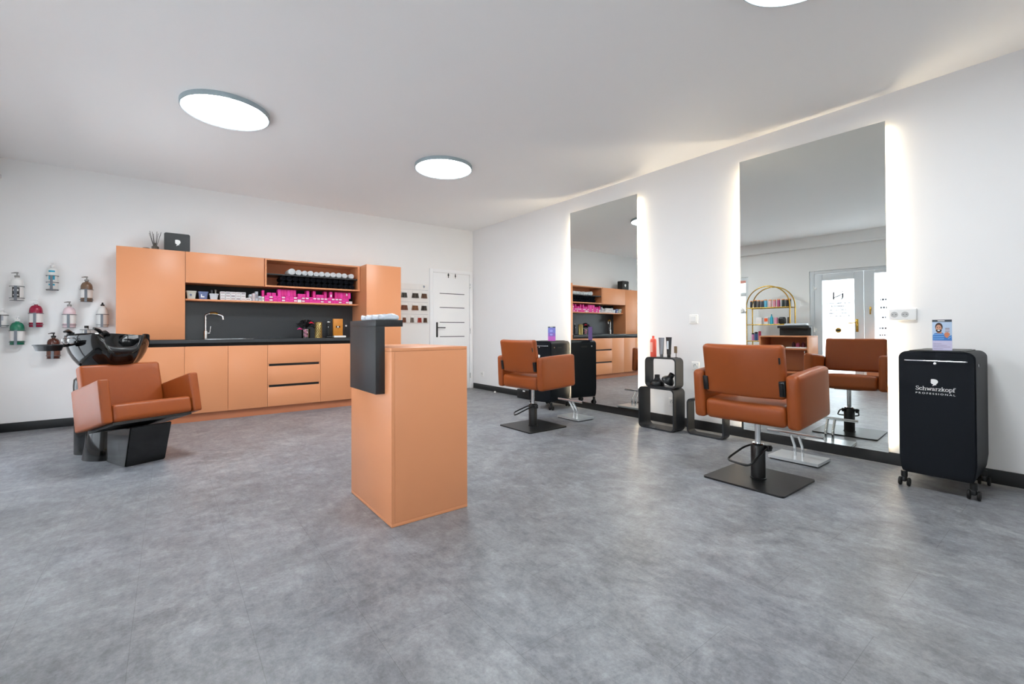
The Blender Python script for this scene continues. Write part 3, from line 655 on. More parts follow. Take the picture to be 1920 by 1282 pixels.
# on the worktop
ZT = 0.9132
t = thing('glass_tumbler', 'clear glass with pink petals on the worktop', 'glass', (-2.818, -0.30, ZT))
MB().lathe([(0, 0.004), (0.036, 0.004), (0.048, 0.12), (0.051, 0.12), (0.050, 0.0), (0, 0)], n=32).build('glass', M_GLASS, t)
g = MB(); rl = random.Random(11)
for k in range(16): g.sph((rl.uniform(-0.022, 0.022), rl.uniform(-0.022, 0.022), 0.02+0.006*k), (0.017, 0.013, 0.008), n=8)
g.build('petals', pm('dusty_pink_petals', (206, 120, 150), 0.7, var=0.4, scale=40), t)
t = thing('dark_bouquet', 'bunch of black flowers with two red blooms in the clear glass', 'flowers', (-2.818, -0.30, ZT+0.125))
g = MB(); rl = random.Random(4)
for k in range(110):
    a = rl.uniform(0, 2*PI); e = rl.uniform(-0.25, 1.3); R = rl.uniform(0.03, 0.085); c = Vector((R*1.25*math.cos(a)*math.cos(e), R*0.8*math.sin(a)*math.cos(e), 0.035+R*1.05*math.sin(e)))
    Mx = Matrix.Translation(c) @ Matrix.Rotation(a, 4, 'Z') @ Matrix.Rotation(rl.uniform(-1, 1), 4, 'Y')
    g.sph((0, 0, 0), (0.020, 0.013, 0.005), n=8, M=Mx)
g.build('black_petals', pm('black_petals', (16, 15, 18), 0.7, var=0.3), t)
for (x, y, z), c in (((0.055, -0.05, 0.075), (206, 28, 60)), ((-0.085, -0.05, -0.005), (190, 30, 110))):
    g = MB()
    for k in range(14):
        a = k*2.4; q = 0.004+0.0016*k
        g.sph((0, 0, 0), (0.016, 0.012, 0.004), n=8, M=Matrix.Translation((x+q*math.cos(a), y+q*math.sin(a)*0.8, z+0.010-0.0008*k)) @ Matrix.Rotation(a, 4, 'Z') @ Matrix.Rotation(0.5, 4, 'Y'))
    g.build('red_bloom', pm('bloom_%d' % c[1], c, 0.6, var=0.2), t)
# gold lattice vase
t = thing('gold_lattice_vase', 'gold lattice vase beside the glass of dark flowers', 'vase', (-2.660, -0.30, ZT))
MB().lathe([(0, 0), (0.038, 0), (0.0385, 0.21), (0.036, 0.21), (0.036, 0.004), (0, 0.004)], n=24).build('liner', pm('dark_liner', (52, 44, 30), 0.5), t)
g = MB()
for s in (1, -1):
    for k in range(12):
        g.tube([(0.042*math.cos(s*(i/18*2.6)+k*PI/6), 0.042*math.sin(s*(i/18*2.6)+k*PI/6), 0.006+0.198*i/18) for i in range(19)], 0.0035, n=5)
for z in (0.004, 0.208): g.tube([(0.042*math.cos(a), 0.042*math.sin(a), z) for a in [2*PI*q/28 for q in range(28)]], 0.005, n=6, closed=True)
g.build('lattice', pm('pale_gold', (226, 200, 128), 0.28, metal=1), t)
t = thing('hair_clipper', 'black hair clipper standing on its charger near the wooden block', 'clipper', (-2.522, -0.27, ZT))
MB().pad((0, 0, 0.012), (0.036, 0.036, 0.012), 0.008).build('charger', M_MATBLK, t)
MB().pad((0, 0.0, 0.115), (0.020, 0.017, 0.090), 0.012).build('body', M_MATBLK, t)
B(-0.020, 0.020, -0.010, 0.010, 0.206, 0.222, 0.003).build('blade', M_BRUSH, t)
MB().sph((-0.006, -0.018, 0.148), 0.006, n=10).build('power_button', M_WHITE, t)
t = thing('wooden_block', 'amber wooden block with a dark and white emblem on a white stand', 'ornament', (-2.393, -0.25, ZT))
MB().pad((0.022, 0, 0.014), (0.082, 0.045, 0.014), 0.010).build('stand', M_WHITE, t)
mw = pm('amber_wood', (196, 126, 42), 0.4, var=0.25, scale=9); B(-0.065, 0.065, -0.02, 0.02, 0.029, 0.262, 0.004).build('block', mw, t)
g = MB(); g.prism([(-0.028, 0.016), (-0.006, 0.010), (0.006, 0.010), (0.028, 0.016), (0.028, -0.016), (0.006, -0.008), (0, -0.04), (-0.006, -0.008), (-0.028, -0.016)], (0, -0.0201, 0.150), (1, 0, 0), (0, 0, 1), (0, -0.001, 0)); em = g.build('emblem', M_DARK, t)
MB().sph((-0.002, -0.0215, 0.150), (0.011, 0.002, 0.013), n=12).build('white_centre', M_WHITE, em)
t = thing('shaving_brush_stand', 'thin black rod with a white knob beside the wooden block', 'stand', (-2.27, -0.22, ZT))
MB().lathe([(0, 0), (0.028, 0), (0.028, 0.005), (0.006, 0.009), (0, 0.009)], n=20).build('foot', M_MATBLK, t)
MB().tube([(0, 0, 0.006), (-0.022, 0.0, 0.06), (0.0, -0.004, 0.155)], 0.004, n=8, fillet=0.02).build('rod', M_MATBLK, t); MB().sph((0.0, -0.004, 0.166), 0.013, n=14).build('knob', M_WHITE, t)

# hair sample board right of the kitchen
t = thing('hair_sample_board', 'white hair colour sample board hanging between the tall cabinet and the toilet door', 'sample board', (-1.12, 0, 1.13))
B(-1.42, -0.872, -0.012, 0, 1.13, 1.765, 0.004).build('board', pm('board_white', (232, 230, 228), 0.5), t, world=True)
HC = [(52, 40, 34), (84, 52, 32), (120, 74, 42), (60, 58, 54), (44, 34, 32), (104, 52, 30), (150, 40, 26), (110, 98, 92), (70, 40, 26), (130, 84, 52)]
rows = [(1.610, [(-1.30, 0.055, 3), (-1.11, 0.062, 0), (-0.952, 0.055, 1)]), (1.412, [(-1.30, 0.062, 5), (-1.115, 0.060, 2), (-0.955, 0.055, 4)]), (1.215, [(-1.30, 0.032, 5), (-1.166, 0.032, 7), (-1.035, 0.036, 6), (-0.935, 0.034, 8)])]
for zt, items in rows:
    for (x, w, ci) in items:
        q = len([1]); ns = max(2, int(w/0.014)); sw_ = thing
        g = MB()
        for j in range(ns):
            u0, u1 = -1+2*j/ns, -1+2*(j+0.86)/ns
            g.prism([(u0*w*0.78, 0), (u1*w*0.78, 0), (u1*w, -0.075), (u0*w, -0.075)], (x, -0.0125, zt), (1, 0, 0), (0, 0, 1), (0, -0.012-0.004*(j % 2), 0))
        s_ = g.build('hair_swatch', pm('hair_%d' % ci, HC[ci], 0.45, var=0.5, scale=90), t, world=True)
        B(x-w*0.85, x+w*0.85, -0.020, -0.0121, zt+0.001, zt+0.03, 0.003).build('holder', M_WHITE, s_, world=True)
    B(-1.41, -0.88, -0.0135, -0.0121, zt+0.055, zt+0.058).build('shelf_line', pm('pale_grey_print', (150, 156, 168), 0.6), t, world=True)
MB().prism([((a-0.5)*0.04, b*0.045) for a, b in HEAD], (-0.955, -0.0121, 1.70), (1, 0, 0), (0, 0, 1), (0, -0.0006, 0)).build('head_emblem', pm('pale_grey_print', (150, 156, 168)), t, world=True)
# ------------------------------------------------------------------ reception desk
T = 0.018
t = thing('reception_desk', 'apricot reception desk with a raised black ledge, standing in the middle of the floor', 'desk', (-3.13, -4.172, 0))
DX0, DX1, DY0, DY1, DZ = -3.356, -2.906, -4.488, -3.857, 0.913
B(DX0+T, DX1, DY0, DY0+T, 0.018, DZ-T, 0.001).build('side_panel', M_ORANGE, t, world=True); B(DX0+T, DX1, DY1-T, DY1, 0.018, DZ-T, 0.001).build('side_panel', M_ORANGE, t, world=True)
B(DX0, DX0+T-0.0005, DY0, DY1, 0.018, DZ-T, 0.001).build('front_panel', M_ORANGE, t, world=True)
B(DX0, DX1, DY0, DY1, DZ-T+0.0005, DZ, 0.0015).build('desktop', M_ORANGE, t, world=True); B(DX0, DX1, DY0, DY1, 0.001, 0.0175, 0.001).build('bottom_panel', M_ORANGE, t, world=True)
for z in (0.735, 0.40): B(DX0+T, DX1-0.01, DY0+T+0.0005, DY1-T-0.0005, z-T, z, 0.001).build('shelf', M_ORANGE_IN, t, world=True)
lg = B(-3.406, -3.3565, -4.402, -3.990, 0.672, 1.0245, 0.0015).build('black_ledge', M_BLACK, t, world=True)
B(-3.406, -3.256, -4.402, -3.990, 1.0250, 1.060, 0.0015).build('ledge_top', M_BLACK, lg, world=True)
MB().tube([(DX1-0.004, -4.44, 0.70), (DX1+0.006, -4.44, 0.70), (DX1+0.006, -4.44, 0.675)], 0.004, n=8).build('cable_hook', M_WHITE, t, world=True)
def noisy(q):
    return q+Vector((0.006*math.sin(q.y*61+q.x*35), 0.005*math.sin(q.x*80+q.z*160), 0.006*math.sin(q.y*75)*math.cos(q.x*55)))
o = MB().pad((0, 0, 0.015), (0.045, 0.150, 0.0145), 0.010, fn=lambda q: Vector((q.x+0.004*math.sin(q.y*70), q.y, q.z+(0.006*math.sin(q.y*75)*math.cos(q.x*55) if q.z > 0.0 else 0))), n=14).build('plastic_film_pack', pm('crumpled_clear_film', (214, 222, 232), 0.12, var=0.15, scale=25, bump=1.0, bscale=60, spec=0.9))
o.location = (-3.318, -4.225, 1.0605); o.rotation_euler = (0, 0, 0.06); tag(o, 'crumpled clear plastic pack lying on the black ledge of the reception desk', 'packaging')
o = B(-0.09, 0.09, -0.13, 0.13, 0, 0.018, 0.003).build('notebook', M_PAPER); o.location = (-3.02, -4.33, 0.7355); tag(o, 'white notebook on the upper shelf inside the reception desk', 'book')
for k, (x, y, r, h, c) in enumerate(((-3.0, -4.28, 0.022, 0.075, (70, 26, 40)), (-2.99, -4.335, 0.026, 0.062, (150, 60, 90)), (-3.0, -4.40, 0.024, 0.070, (96, 30, 46)))):
    o = MB().lathe([(0, 0), (r, 0), (r, h*0.75), (r*0.6, h*0.82), (r*0.6, h), (0, h)], n=18).build('small_pot', pm('berry_pot_%d' % k, c, 0.35)); o.location = (x, y, 0.7540)
    tag(o, ['dark plum bottle on the notebook inside the desk', 'pink jar between two dark bottles inside the desk', 'dark red bottle at the end of the notebook inside the desk'][k], 'pot')

# ------------------------------------------------------------------ styling chairs
def Ry(a): return Matrix.Rotation(a, 4, 'Y')
def Rz(a): return Matrix.Rotation(a, 4, 'Z')
def Tr(x, y, z): return Matrix.Translation((x, y, z))
def styling_chair(x, y, off, swivel, tilt, lever, label):
    t = thing('styling_chair', label, 'salon chair', (x, y, 0), 0, 'terracotta styling chairs')
    MB().prism(rrect(0.505, 0.505, 0.022), (0, 0, 0), (1, 0, 0), (0, 1, 0), (0, 0, 0.011)).build('base_plate', M_BLKMET, t)
    MB().lathe([(0.050, 0.0112), (0.050, 0.016), (0.044, 0.018), (0.044, 0.228), (0.040, 0.235), (0.020, 0.236)], n=36).build('column', M_BLKMET, t)
    MB().lathe([(0.038, 0.2355), (0.040, 0.238), (0.034, 0.244), (0.018, 0.245), (0.018, 0.425)], n=28).build('piston', M_CHROME, t)
    L = Rz(lever); g = MB()
    g.tube([(0.03, 0.052, 0.222), (-0.045, 0.072, 0.205), (-0.195, 0.088, 0.132), (-0.195, -0.088, 0.132), (-0.045, -0.072, 0.205), (0.03, -0.052, 0.222)], 0.0068, n=10, fillet=0.045, M=L)
    g.cyl((0.03, -0.075, 0.222), (0.03, 0.062, 0.222), 0.011, n=14, M=L); g.box(0.012, 0.048, -0.068, -0.044, 0.196, 0.236, 0.005, M=L); g.box(0.012, 0.048, 0.044, 0.060, 0.202, 0.236, 0.005, M=L)
    g.build('pump_lever', M_BLKMET, t)
    M0 = Tr(off[0], off[1], 0) @ Rz(swivel); M1 = M0 @ Tr(0, 0, 0.424) @ Ry(-tilt)
    MB().pad((-0.005, 0, 0.068), (0.243, 0.2515, 0.066), 0.032, bulge=(0.006, 0, 0.012), M=M1).build('seat', M_LEATHER, t)
    g = MB(); g.box(-0.12, 0.12, -0.10, 0.10, -0.010, 0.0012, M=M1); g.build('mounting_plate', M_BLKMET, t)
    for s in (-1, 1):
        MB().pad((0, s*0.292, 0.162), (0.250, 0.0385, 0.162), 0.026, bulge=(0.003, 0.002, 0.004), M=M1).build('armrest', M_LEATHER, t)
    def curve(q): return Vector((q.x-0.024*(1-(q.y/0.25)**2), q.y, q.z))
    Mb = M0 @ Tr(-0.236, 0, 0.7455) @ Ry(-0.165)
    bk = MB().pad((0, 0, 0), (0.033, 0.250, 0.166), 0.024, bulge=(0.006, 0, 0), fn=curve, M=Mb, n=10).build('backrest', M_LEATHER, t)
    tg = MB(); tg.prism(rrect(0.012, 0.040, 0.0055), (-0.0335, -0.232, 0.075), (0, 1, 0), (0, 0, 1), (-0.004, 0, 0), M=Mb); tg.build('metal_tag', M_MATBLK, bk)
    for s in (-1, 1):
        g = MB(); g.box(-0.046, -0.030, s*0.238-0.017, s*0.238+0.017, -0.142, -0.048, 0.004, M=Mb); g.box(-0.046, 0.02, s*0.2455-0.006, s*0.2455+0.006, -0.142, -0.048, 0.002, M=Mb)
        g.build('back_bracket', M_MATBLK, t)
    return t
styling_chair(-1.120, -5.290, (0.018, -0.009), 0.0, 0.078, -0.25, 'terracotta styling chair in front of the mirror that reflects the entrance, nearest the camera')
styling_chair(-1.235, -3.090, (0.034, -0.015), 0.075, 0.045, -0.62, 'terracotta styling chair beyond the reception desk, beside the trolley with the purple card')

def footrest(x, y, label):
    t = thing('footrest', label, 'footrest', (x, y, 0), 0, 'chrome footrests')
    MB().prism(rrect(0.255, 0.340, 0.004, 2), (0, 0, 0.010), (1, 0, 0), (0, 1, 0), (0, 0, 0.020)).build('base_plate', pm('satin_steel_plate', (206, 210, 212), 0.3, metal=0.55, var=0.04, scale=30), t)
    MB().prism(rrect(0.235, 0.320, 0.004, 2), (0, 0, 0), (1, 0, 0), (0, 1, 0), (0, 0, 0.0098)).build('rubber_pad', M_DARK, t)
    for s in (-1, 1):
        MB().tube([(0.0, s*0.026, 0.030), (0.0, s*0.026, 0.105), (-0.075, s*0.026, 0.205)], 0.0105, n=14, fillet=0.025).build('leg', M_CHROME, t)
    g = MB().tube([(-0.078, -0.190, 0.214), (-0.078, 0.190, 0.214)], 0.0125, n=16); g.build('foot_bar', M_CHROME, t)
    return t
footrest(-0.424, -5.283, 'chrome T-bar footrest between the nearest styling chair and its mirror')
footrest(-0.590, -3.072, 'chrome T-bar footrest beside the styling chair beyond the reception desk')

# ------------------------------------------------------------------ wash unit
WO = (-4.328, -2.369, 0); WH = math.radians(24.3)
t = thing('wash_unit', 'terracotta backwash chair with a tilting black basin, left of the kitchen', 'wash unit', WO, WH)
MW = Tr(0, 0, 0.366) @ Matrix.Rotation(-math.radians(14), 4, 'X')       # y runs backwards, leaning down to the rear
for s in (-1, 1):
    MB().pad((s*0.288, 0.234, 0.157), (0.032, 0.234, 0.157), 0.014, bulge=(0.002, 0.002, 0.002), M=MW).build('armrest', M_LEATHER, t)
MB().pad((0, 0.232, 0.066), (0.2555, 0.226, 0.064), 0.028, bulge=(0, 0.004, 0.008), M=MW).build('seat', M_LEATHER, t)
MB().pad((0, 0.470, 0.345), (0.262, 0.042, 0.185), 0.022, bulge=(0, 0.008, 0.003), M=MW @ Matrix.Rotation(-0.05, 4, 'X'), n=8).build('backrest', M_LEATHER, t)
g = MB(); g.box(-0.25, 0.25, 0.03, 0.45, -0.018, 0.0015, M=MW); g.build('seat_frame', M_MATBLK, t)
g = MB()      # front foot: four-sided block, wider and further forward at the top
lo = [(-0.140, 0.138), (0.118, 0.138), (0.118, 0.44), (-0.140, 0.44)]; hi = [(-0.128, 0.085), (0.140, 0.085), (0.140, 0.46), (-0.128, 0.46)]
A = [g.bm.verts.new((a, b, 0)) for a, b in lo]; C = [g.bm.verts.new((a, b, z)) for (a, b), z in zip(hi, (0.298, 0.298, 0.235, 0.235))]
g.bm.faces.new(A[::-1]); g.bm.faces.new(C)
for i in range(4): g.bm.faces.new((A[i], A[(i+1) % 4], C[(i+1) % 4], C[i]))
bmesh.ops.bevel(g.bm, geom=list(g.bm.edges), offset=0.006, segments=2, affect='EDGES')
g.build('front_foot', M_GLOSSBLK, t)
g = MB(); g.lathe([(0, 0), (0.205, 0), (0.205, 0.004), (0.190, 0.10), (0.178, 0.23), (0, 0.23)], c=(-0.005, 0.645, 0), n=48, sx=1.0, sy=1.0); g.build('middle_foot', M_GLOSSBLK, t)
g = MB(); g.lathe([(0, 0), (0.165, 0), (0.165, 0.30), (0.172, 0.56), (0.168, 0.610), (0.120, 0.66), (0.100, 0.72), (0, 0.72)], c=(0.0, 0.935, 0), n=48, sx=1.02, sy=0.95); g.build('basin_column', M_GLOSSBLK, t)
# basin: a shell whose rim dips at the neck rest (towards the chair, -y)
def basin():
    g = MB(); nphi, yc, rx, ry = 72, 0.800, 0.262, 0.305
    def rim(phi):
        d = (phi+PI) % (2*PI)-PI
        return 0.972-0.145*math.exp(-(d/0.48)**6)+0.010*math.cos(2*d)
    def ring(f, zf):
        out = []
        for k in range(nphi):
            phi = 2*PI*k/nphi; R = rim(phi)
            d = (phi+PI) % (2*PI)-PI; fr = f*(1-0.06*math.exp(-(d/0.4)**2))
            out.append(g.bm.verts.new((rx*fr*math.sin(phi), yc-ry*fr*math.cos(phi), zf(R))))
        return out
    rings = []
    for u in (0.0, 0.08, 0.2, 0.35, 0.5, 0.65, 0.8, 0.92, 1.0):       # outside, foot to rim
        f = 0.34+0.66*math.sin(u*PI/2)**0.9
        rings.append(ring(f, lambda R, u=u: 0.665+(R-0.665)*u**1.35))
    rings.append(ring(1.0-0.012, lambda R: R+0.012)); rings.append(ring(0.95, lambda R: R+0.012)); rings.append(ring(0.925, lambda R: R-0.002))
    for u in (0.85, 0.68, 0.5, 0.33, 0.18, 0.06, 0.0):
        f = 0.30+0.61*math.sin(u*PI/2)**0.9
        rings.append(ring(f, lambda R, u=u: 0.745+(R-0.745)*u**1.3))
    for A, C in zip(rings, rings[1:]):
        for k in range(nphi): g.bm.faces.new((A[k], A[(k+1) % nphi], C[(k+1) % nphi], C[k]))
    g.bm.faces.new(rings[0][::-1]); g.bm.faces.new(rings[-1])
    return g
bs = basin().build('basin', M_GLOSSBLK, t, smooth=60)
g = MB(); pts = []
for k in range(13):
    ph = -0.55+1.1*k/12; pts.append((0.225*math.sin(ph), 0.800-0.272*math.cos(ph), 0.852+0.05*(abs(ph)/0.55)**3))
g.tube(pts, [0.012+0.018*math.sin(PI*min(1, max(0, (k+0.6)/13.2))) for k in range(13)], n=14); g.build('neck_cushion', M_MATBLK, bs)
MB().lathe([(0, 0), (0.03, 0), (0.032, 0.003), (0, 0.005)], c=(0, 0.80, 0.7455), n=24).build('drain', M_CHROME, bs)
g = MB().tube([(-0.17, 1.02, 0.975), (-0.17, 1.02, 1.0)], 0.024, n=18).tube([(-0.17, 1.02, 0.995), (-0.20, 0.98, 1.012), (-0.235, 0.93, 1.005)], [0.016, 0.014, 0.008], n=12); g.build('mixer_tap', M_MATBLK, t)
g = MB().tube([(0.03, 1.03, 0.95), (0.03, 1.03, 1.0), (0.0, 1.0, 1.02), (-0.04, 0.97, 1.035)], [0.017, 0.017, 0.014, 0.009], n=12).tube([(0.03, 1.03, 0.99), (0.065, 1.05, 1.0), (0.085, 1.05, 0.985)], [0.02, 0.018, 0.014], n=12); g.build('hand_shower', M_MATBLK, t)
# side tray on an arm, with two chrome cup rings
g = MB(); TC = (-0.385, 0.72)
g.lathe([(0, 0.0), (0.085, 0.0), (0.100, 0.038), (0.108, 0.040), (0.108, 0.046), (0.096, 0.046), (0.082, 0.006), (0, 0.006)], c=(TC[0], TC[1], 0.862), n=40, sx=0.80, sy=0.95)
tr = g.build('side_tray', M_MATBLK, t); MB().tube([(-0.315, 0.74, 0.895), (-0.245, 0.80, 0.90)], 0.012, n=12).build('tray_arm', M_MATBLK, tr)
g = MB()
for x, y in ((-0.300, 0.69), (-0.262, 0.71)): g.tube([(x+0.020*math.cos(a), y+0.004*math.sin(a), 0.935+0.024*math.sin(a)) for a in [2*PI*q/20 for q in range(20)]], 0.0035, n=8, closed=True)
g.build('cup_rings', M_CHROME, tr)

# ------------------------------------------------------------------ trolleys
GL = {'S': ([[(0.44, 0.62), (0.40, 0.70), (0.25, 0.73), (0.10, 0.68), (0.07, 0.56), (0.16, 0.44), (0.34, 0.34), (0.45, 0.22), (0.40, 0.07), (0.24, 0.0), (0.09, 0.04), (0.04, 0.14)]], 0.52, [(0.44, 0.53, 0.72, 1), (0.04, 0.03, 0.2, 1)]),
      'c': ([[(0.40, 0.38), (0.33, 0.47), (0.20, 0.49), (0.08, 0.40), (0.05, 0.24), (0.10, 0.08), (0.23, 0.01), (0.35, 0.04), (0.42, 0.11)]], 0.47, []),
      'h': ([[(0.12, 0), (0.12, 0.73)], [(0.12, 0.34), (0.22, 0.46), (0.36, 0.47), (0.43, 0.38), (0.43, 0)]], 0.58, [(0.02, 0, 0.22, 0), (0.34, 0, 0.53, 0), (0.03, 0.71, 0.13, 0)]),
      'w': ([[(0.06, 0.48), (0.22, 0.02), (0.36, 0.44), (0.51, 0.02), (0.66, 0.48)]], 0.74, [(0.0, 0.48, 0.16, 0), (0.57, 0.48, 0.74, 0)]),
      'a': ([[(0.07, 0.38), (0.13, 0.47), (0.26, 0.48), (0.35, 0.40), (0.35, 0.06), (0.45, 0.02)], [(0.35, 0.27), (0.14, 0.22), (0.06, 0.11), (0.13, 0.01), (0.25, 0.02), (0.35, 0.12)]], 0.50, []),
      'r': ([[(0.13, 0), (0.13, 0.48)], [(0.13, 0.30), (0.22, 0.44), (0.36, 0.46)]], 0.40, [(0.03, 0, 0.25, 0), (0.03, 0.47, 0.13, 0)]),
      'z': ([[(0.06, 0.46), (0.38, 0.46), (0.05, 0.02), (0.40, 0.02)]], 0.45, [(0.06, 0.36, 0.06, 1), (0.40, 0.02, 0.13, 1)]),
      'k': ([[(0.12, 0), (0.12, 0.73)], [(0.12, 0.20), (0.38, 0.47)], [(0.22, 0.28), (0.42, 0.0)]], 0.52, [(0.02, 0, 0.22, 0), (0.35, 0, 0.52, 0), (0.03, 0.71, 0.13, 0), (0.28, 0.48, 0.46, 0)]),
      'o': ([[(0.25, 0.0), (0.10, 0.07), (0.05, 0.24), (0.10, 0.41), (0.25, 0.48), (0.40, 0.41), (0.45, 0.24), (0.40, 0.07), (0.25, 0.0)]], 0.50, []),
      'p': ([[(0.13, -0.22), (0.13, 0.48)], [(0.13, 0.36), (0.25, 0.48), (0.40, 0.44), (0.47, 0.24), (0.40, 0.05), (0.26, 0.0), (0.13, 0.08)]], 0.53, [(0.03, -0.22, 0.25, 0), (0.03, 0.47, 0.13, 0)]),
      'f': ([[(0.14, 0), (0.14, 0.58), (0.20, 0.70), (0.32, 0.72), (0.38, 0.66)]], 0.36, [(0.03, 0, 0.28, 0), (0.03, 0.47, 0.30, 0)])}
def serif_word(m, word, o, u, v, w, size):
    """Serif lettering from strokes: size is the cap height; returns the length."""
    o, u, v, w = Vector(o), Vector(u), Vector(v), Vector(w); s = size/0.73; x = 0
    def seg(a, b, hw):
        d = Vector((b[0]-a[0], b[1]-a[1])); L = d.length
        if L < 1e-6: return
        d /= L; n = Vector((-d.y, d.x))*hw; e = d*hw*0.6
        q = [(a[0]-e.x+n.x, a[1]-e.y+n.y), (b[0]+e.x+n.x, b[1]+e.y+n.y), (b[0]+e.x-n.x, b[1]+e.y-n.y), (a[0]-e.x-n.x, a[1]-e.y-n.y)]
        m.prism([((x+p[0])*s, p[1]*s) for p in q], o, u, v, w)
    for ch in word:
        st, adv, ser = GL[ch]
        for line in st:
            for a, b in zip(line, line[1:]):
                ang = abs(b[1]-a[1])/(math.hypot(b[0]-a[0], b[1]-a[1])+1e-9)
                seg(a, b, 0.034+0.022*ang)
        for (a0, b0, a1, vert) in ser:
            if vert: seg((a0, b0), (a0, b0+(a1 if a1 < 0.3 else a1-b0)), 0.022)
            else: seg((a0, b0), (a1, b0), 0.024)
        x += adv
    return x*s
def trolley(x, y, rz, label, deep=0.455, text=True):
    """Front faces local -x; origin on the floor under the middle."""
    t = thing('salon_trolley', label, 'trolley', (x, y, 0), rz, 'black salon trolleys')
    hw, z0, z1 = 0.1735, 0.098, 0.862; hd = deep/2
    pr = [(-hw+0.008, z0+0.03), (-hw+0.014, z0+0.008), (-hw+0.035, z0), (hw-0.035, z0), (hw-0.014, z0+0.008), (hw-0.008, z0+0.03), (hw, z0+0.10)]
    for k in range(7): a = PI/2*k/6; pr.append((hw-0.042+0.042*math.cos(a), z1-0.042+0.042*math.sin(a)))
    for k in range(7): a = PI/2+PI/2*k/6; pr.append((-hw+0.042+0.042*math.cos(a), z1-0.042+0.042*math.sin(a)))
    pr.append((-hw, z0+0.10))
    g = MB(); g.prism(pr, (-hd+0.012, 0, 0), (0, 1, 0), (0, 0, 1), (deep-0.012, 0, 0)); g.build('body', M_TROL, t)
    fr = [(a*0.965, z0+0.018+(b-z0)*0.965) for a, b in pr]
    g = MB(); g.prism(fr, (-hd, 0, 0), (0, 1, 0), (0, 0, 1), (0.0118, 0, 0))
    fd = g.build('front_door', M_TROL, t)
    g = MB(); g.box(-hd+0.03, hd-0.03, -0.125, 0.125, z1+0.0003, z1+0.006, 0.003); g.box(-hd+0.045, hd-0.045, -0.11, 0.11, z1+0.0062, z1+0.008); g.build('top_tray', M_MATBLK, t)
    g = MB().tube([(-hd-0.0005, 0.139, 0.806), (-hd-0.014, 0.139, 0.806), (-hd-0.014, -0.139, 0.806), (-hd-0.0005, -0.139, 0.806)], 0.0045, n=10, fillet=0.006); g.build('chrome_handle', M_CHROME, fd)
    MB().lathe([(0, 0), (0.007, 0), (0.007, 0.004), (0, 0.005)], n=16, M=Tr(-hd-0.0003, 0, 0.790) @ Ry(-PI/2)).build('lock', M_CHROME, fd)
    for s in (-1, 1):
        g = MB(); g.box(-hd+0.15, -hd+0.25, s*(hw+0.0006)-0.001, s*(hw+0.0006)+0.001, 0.772, 0.792); g.build('side_grip', M_DARK, t)
        MB().lathe([(0, 0), (0.009, 0), (0.009, 0.004), (0, 0.005)], n=16, M=Tr(-hd+0.08, s*(hw-0.0005), 0.785) @ Matrix.Rotation(-s*PI/2, 4, 'X')).build('side_lock', M_CHROME, t)
    for sx in (-1, 1):
        for sy in (-1, 1):
            cx, cy = sx*(hd-0.03), sy*(hw-0.018)
            g = MB().cyl((cx, cy, 0.062), (cx, cy, 0.0975), 0.017, n=16); g.box(cx-0.022, cx+0.022, cy-0.012, cy+0.012, 0.030, 0.062, 0.006); cs = g.build('caster', M_MATBLK, t)
            for s in (-1, 1):
                MB().lathe([(0.006, 0), (0.024, 0), (0.027, 0.004), (0.027, 0.011), (0.024, 0.014), (0.006, 0.014)], n=24, M=Tr(cx+0.006, cy+s*0.021, 0.027) @ Matrix.Rotation(PI/2, 4, 'X') @ Tr(0, 0, -0.007)).build('wheel', M_DARK, cs)
    if text:
        xo = -hd-0.0004
        g = MB(); m = MB(); L = serif_word(m, 'Schwarzkopf', (0, 0, 0), (0, -1, 0), (0, 0, 1), (-0.0005, 0, 0), 0.031); m.bm.free()
        k = 0.178/L
        serif_word(g, 'Schwarzkopf', (xo, 0.090, 0.624), (0, -k, 0), (0, 0, k), (-0.0005, 0, 0), 0.031); g.build('maker_lettering', M_WHITE, fd, smooth=0)
        g = MB().text('PROFESSIONAL', 0.0145, (xo, 0.0905, 0.6005), (0, -1, 0), (0, 0, 1), align='LEFT', spacing=1.42); 
        xs_ = [v.co.y for v in g.bm.verts]; sc = 0.178/(max(xs_)-min(xs_)); ym = max(xs_)
        for v in g.bm.verts: v.co.y = 0.090+(v.co.y-ym)*sc
        g.build('maker_lettering', M_WHITE, fd, smooth=0)
        g = MB(); g.prism([((a-0.5)*0.036, b*0.042) for a, b in HEAD], (xo, 0.004, 0.653), (0, -1, 0), (0, 0, 1), (-0.0005, 0, 0)); g.build('head_emblem', M_WHITE, fd, smooth=0)
    return t
M_TROL = pm('graphite_plastic', (11, 16, 22), 0.5, var=0.04, bump=0.04, bscale=350, spec=0.18)
TRX, TRY = -0.3125, -6.0765
trolley(TRX, TRY, 0.0, 'black salon trolley at the right edge, with white lettering and a photo card on top', deep=0.470)
trolley(-0.305, -2.325, math.radians(14), 'black wheeled salon trolley between the far styling chair and the mirror, purple card on top', deep=0.455)

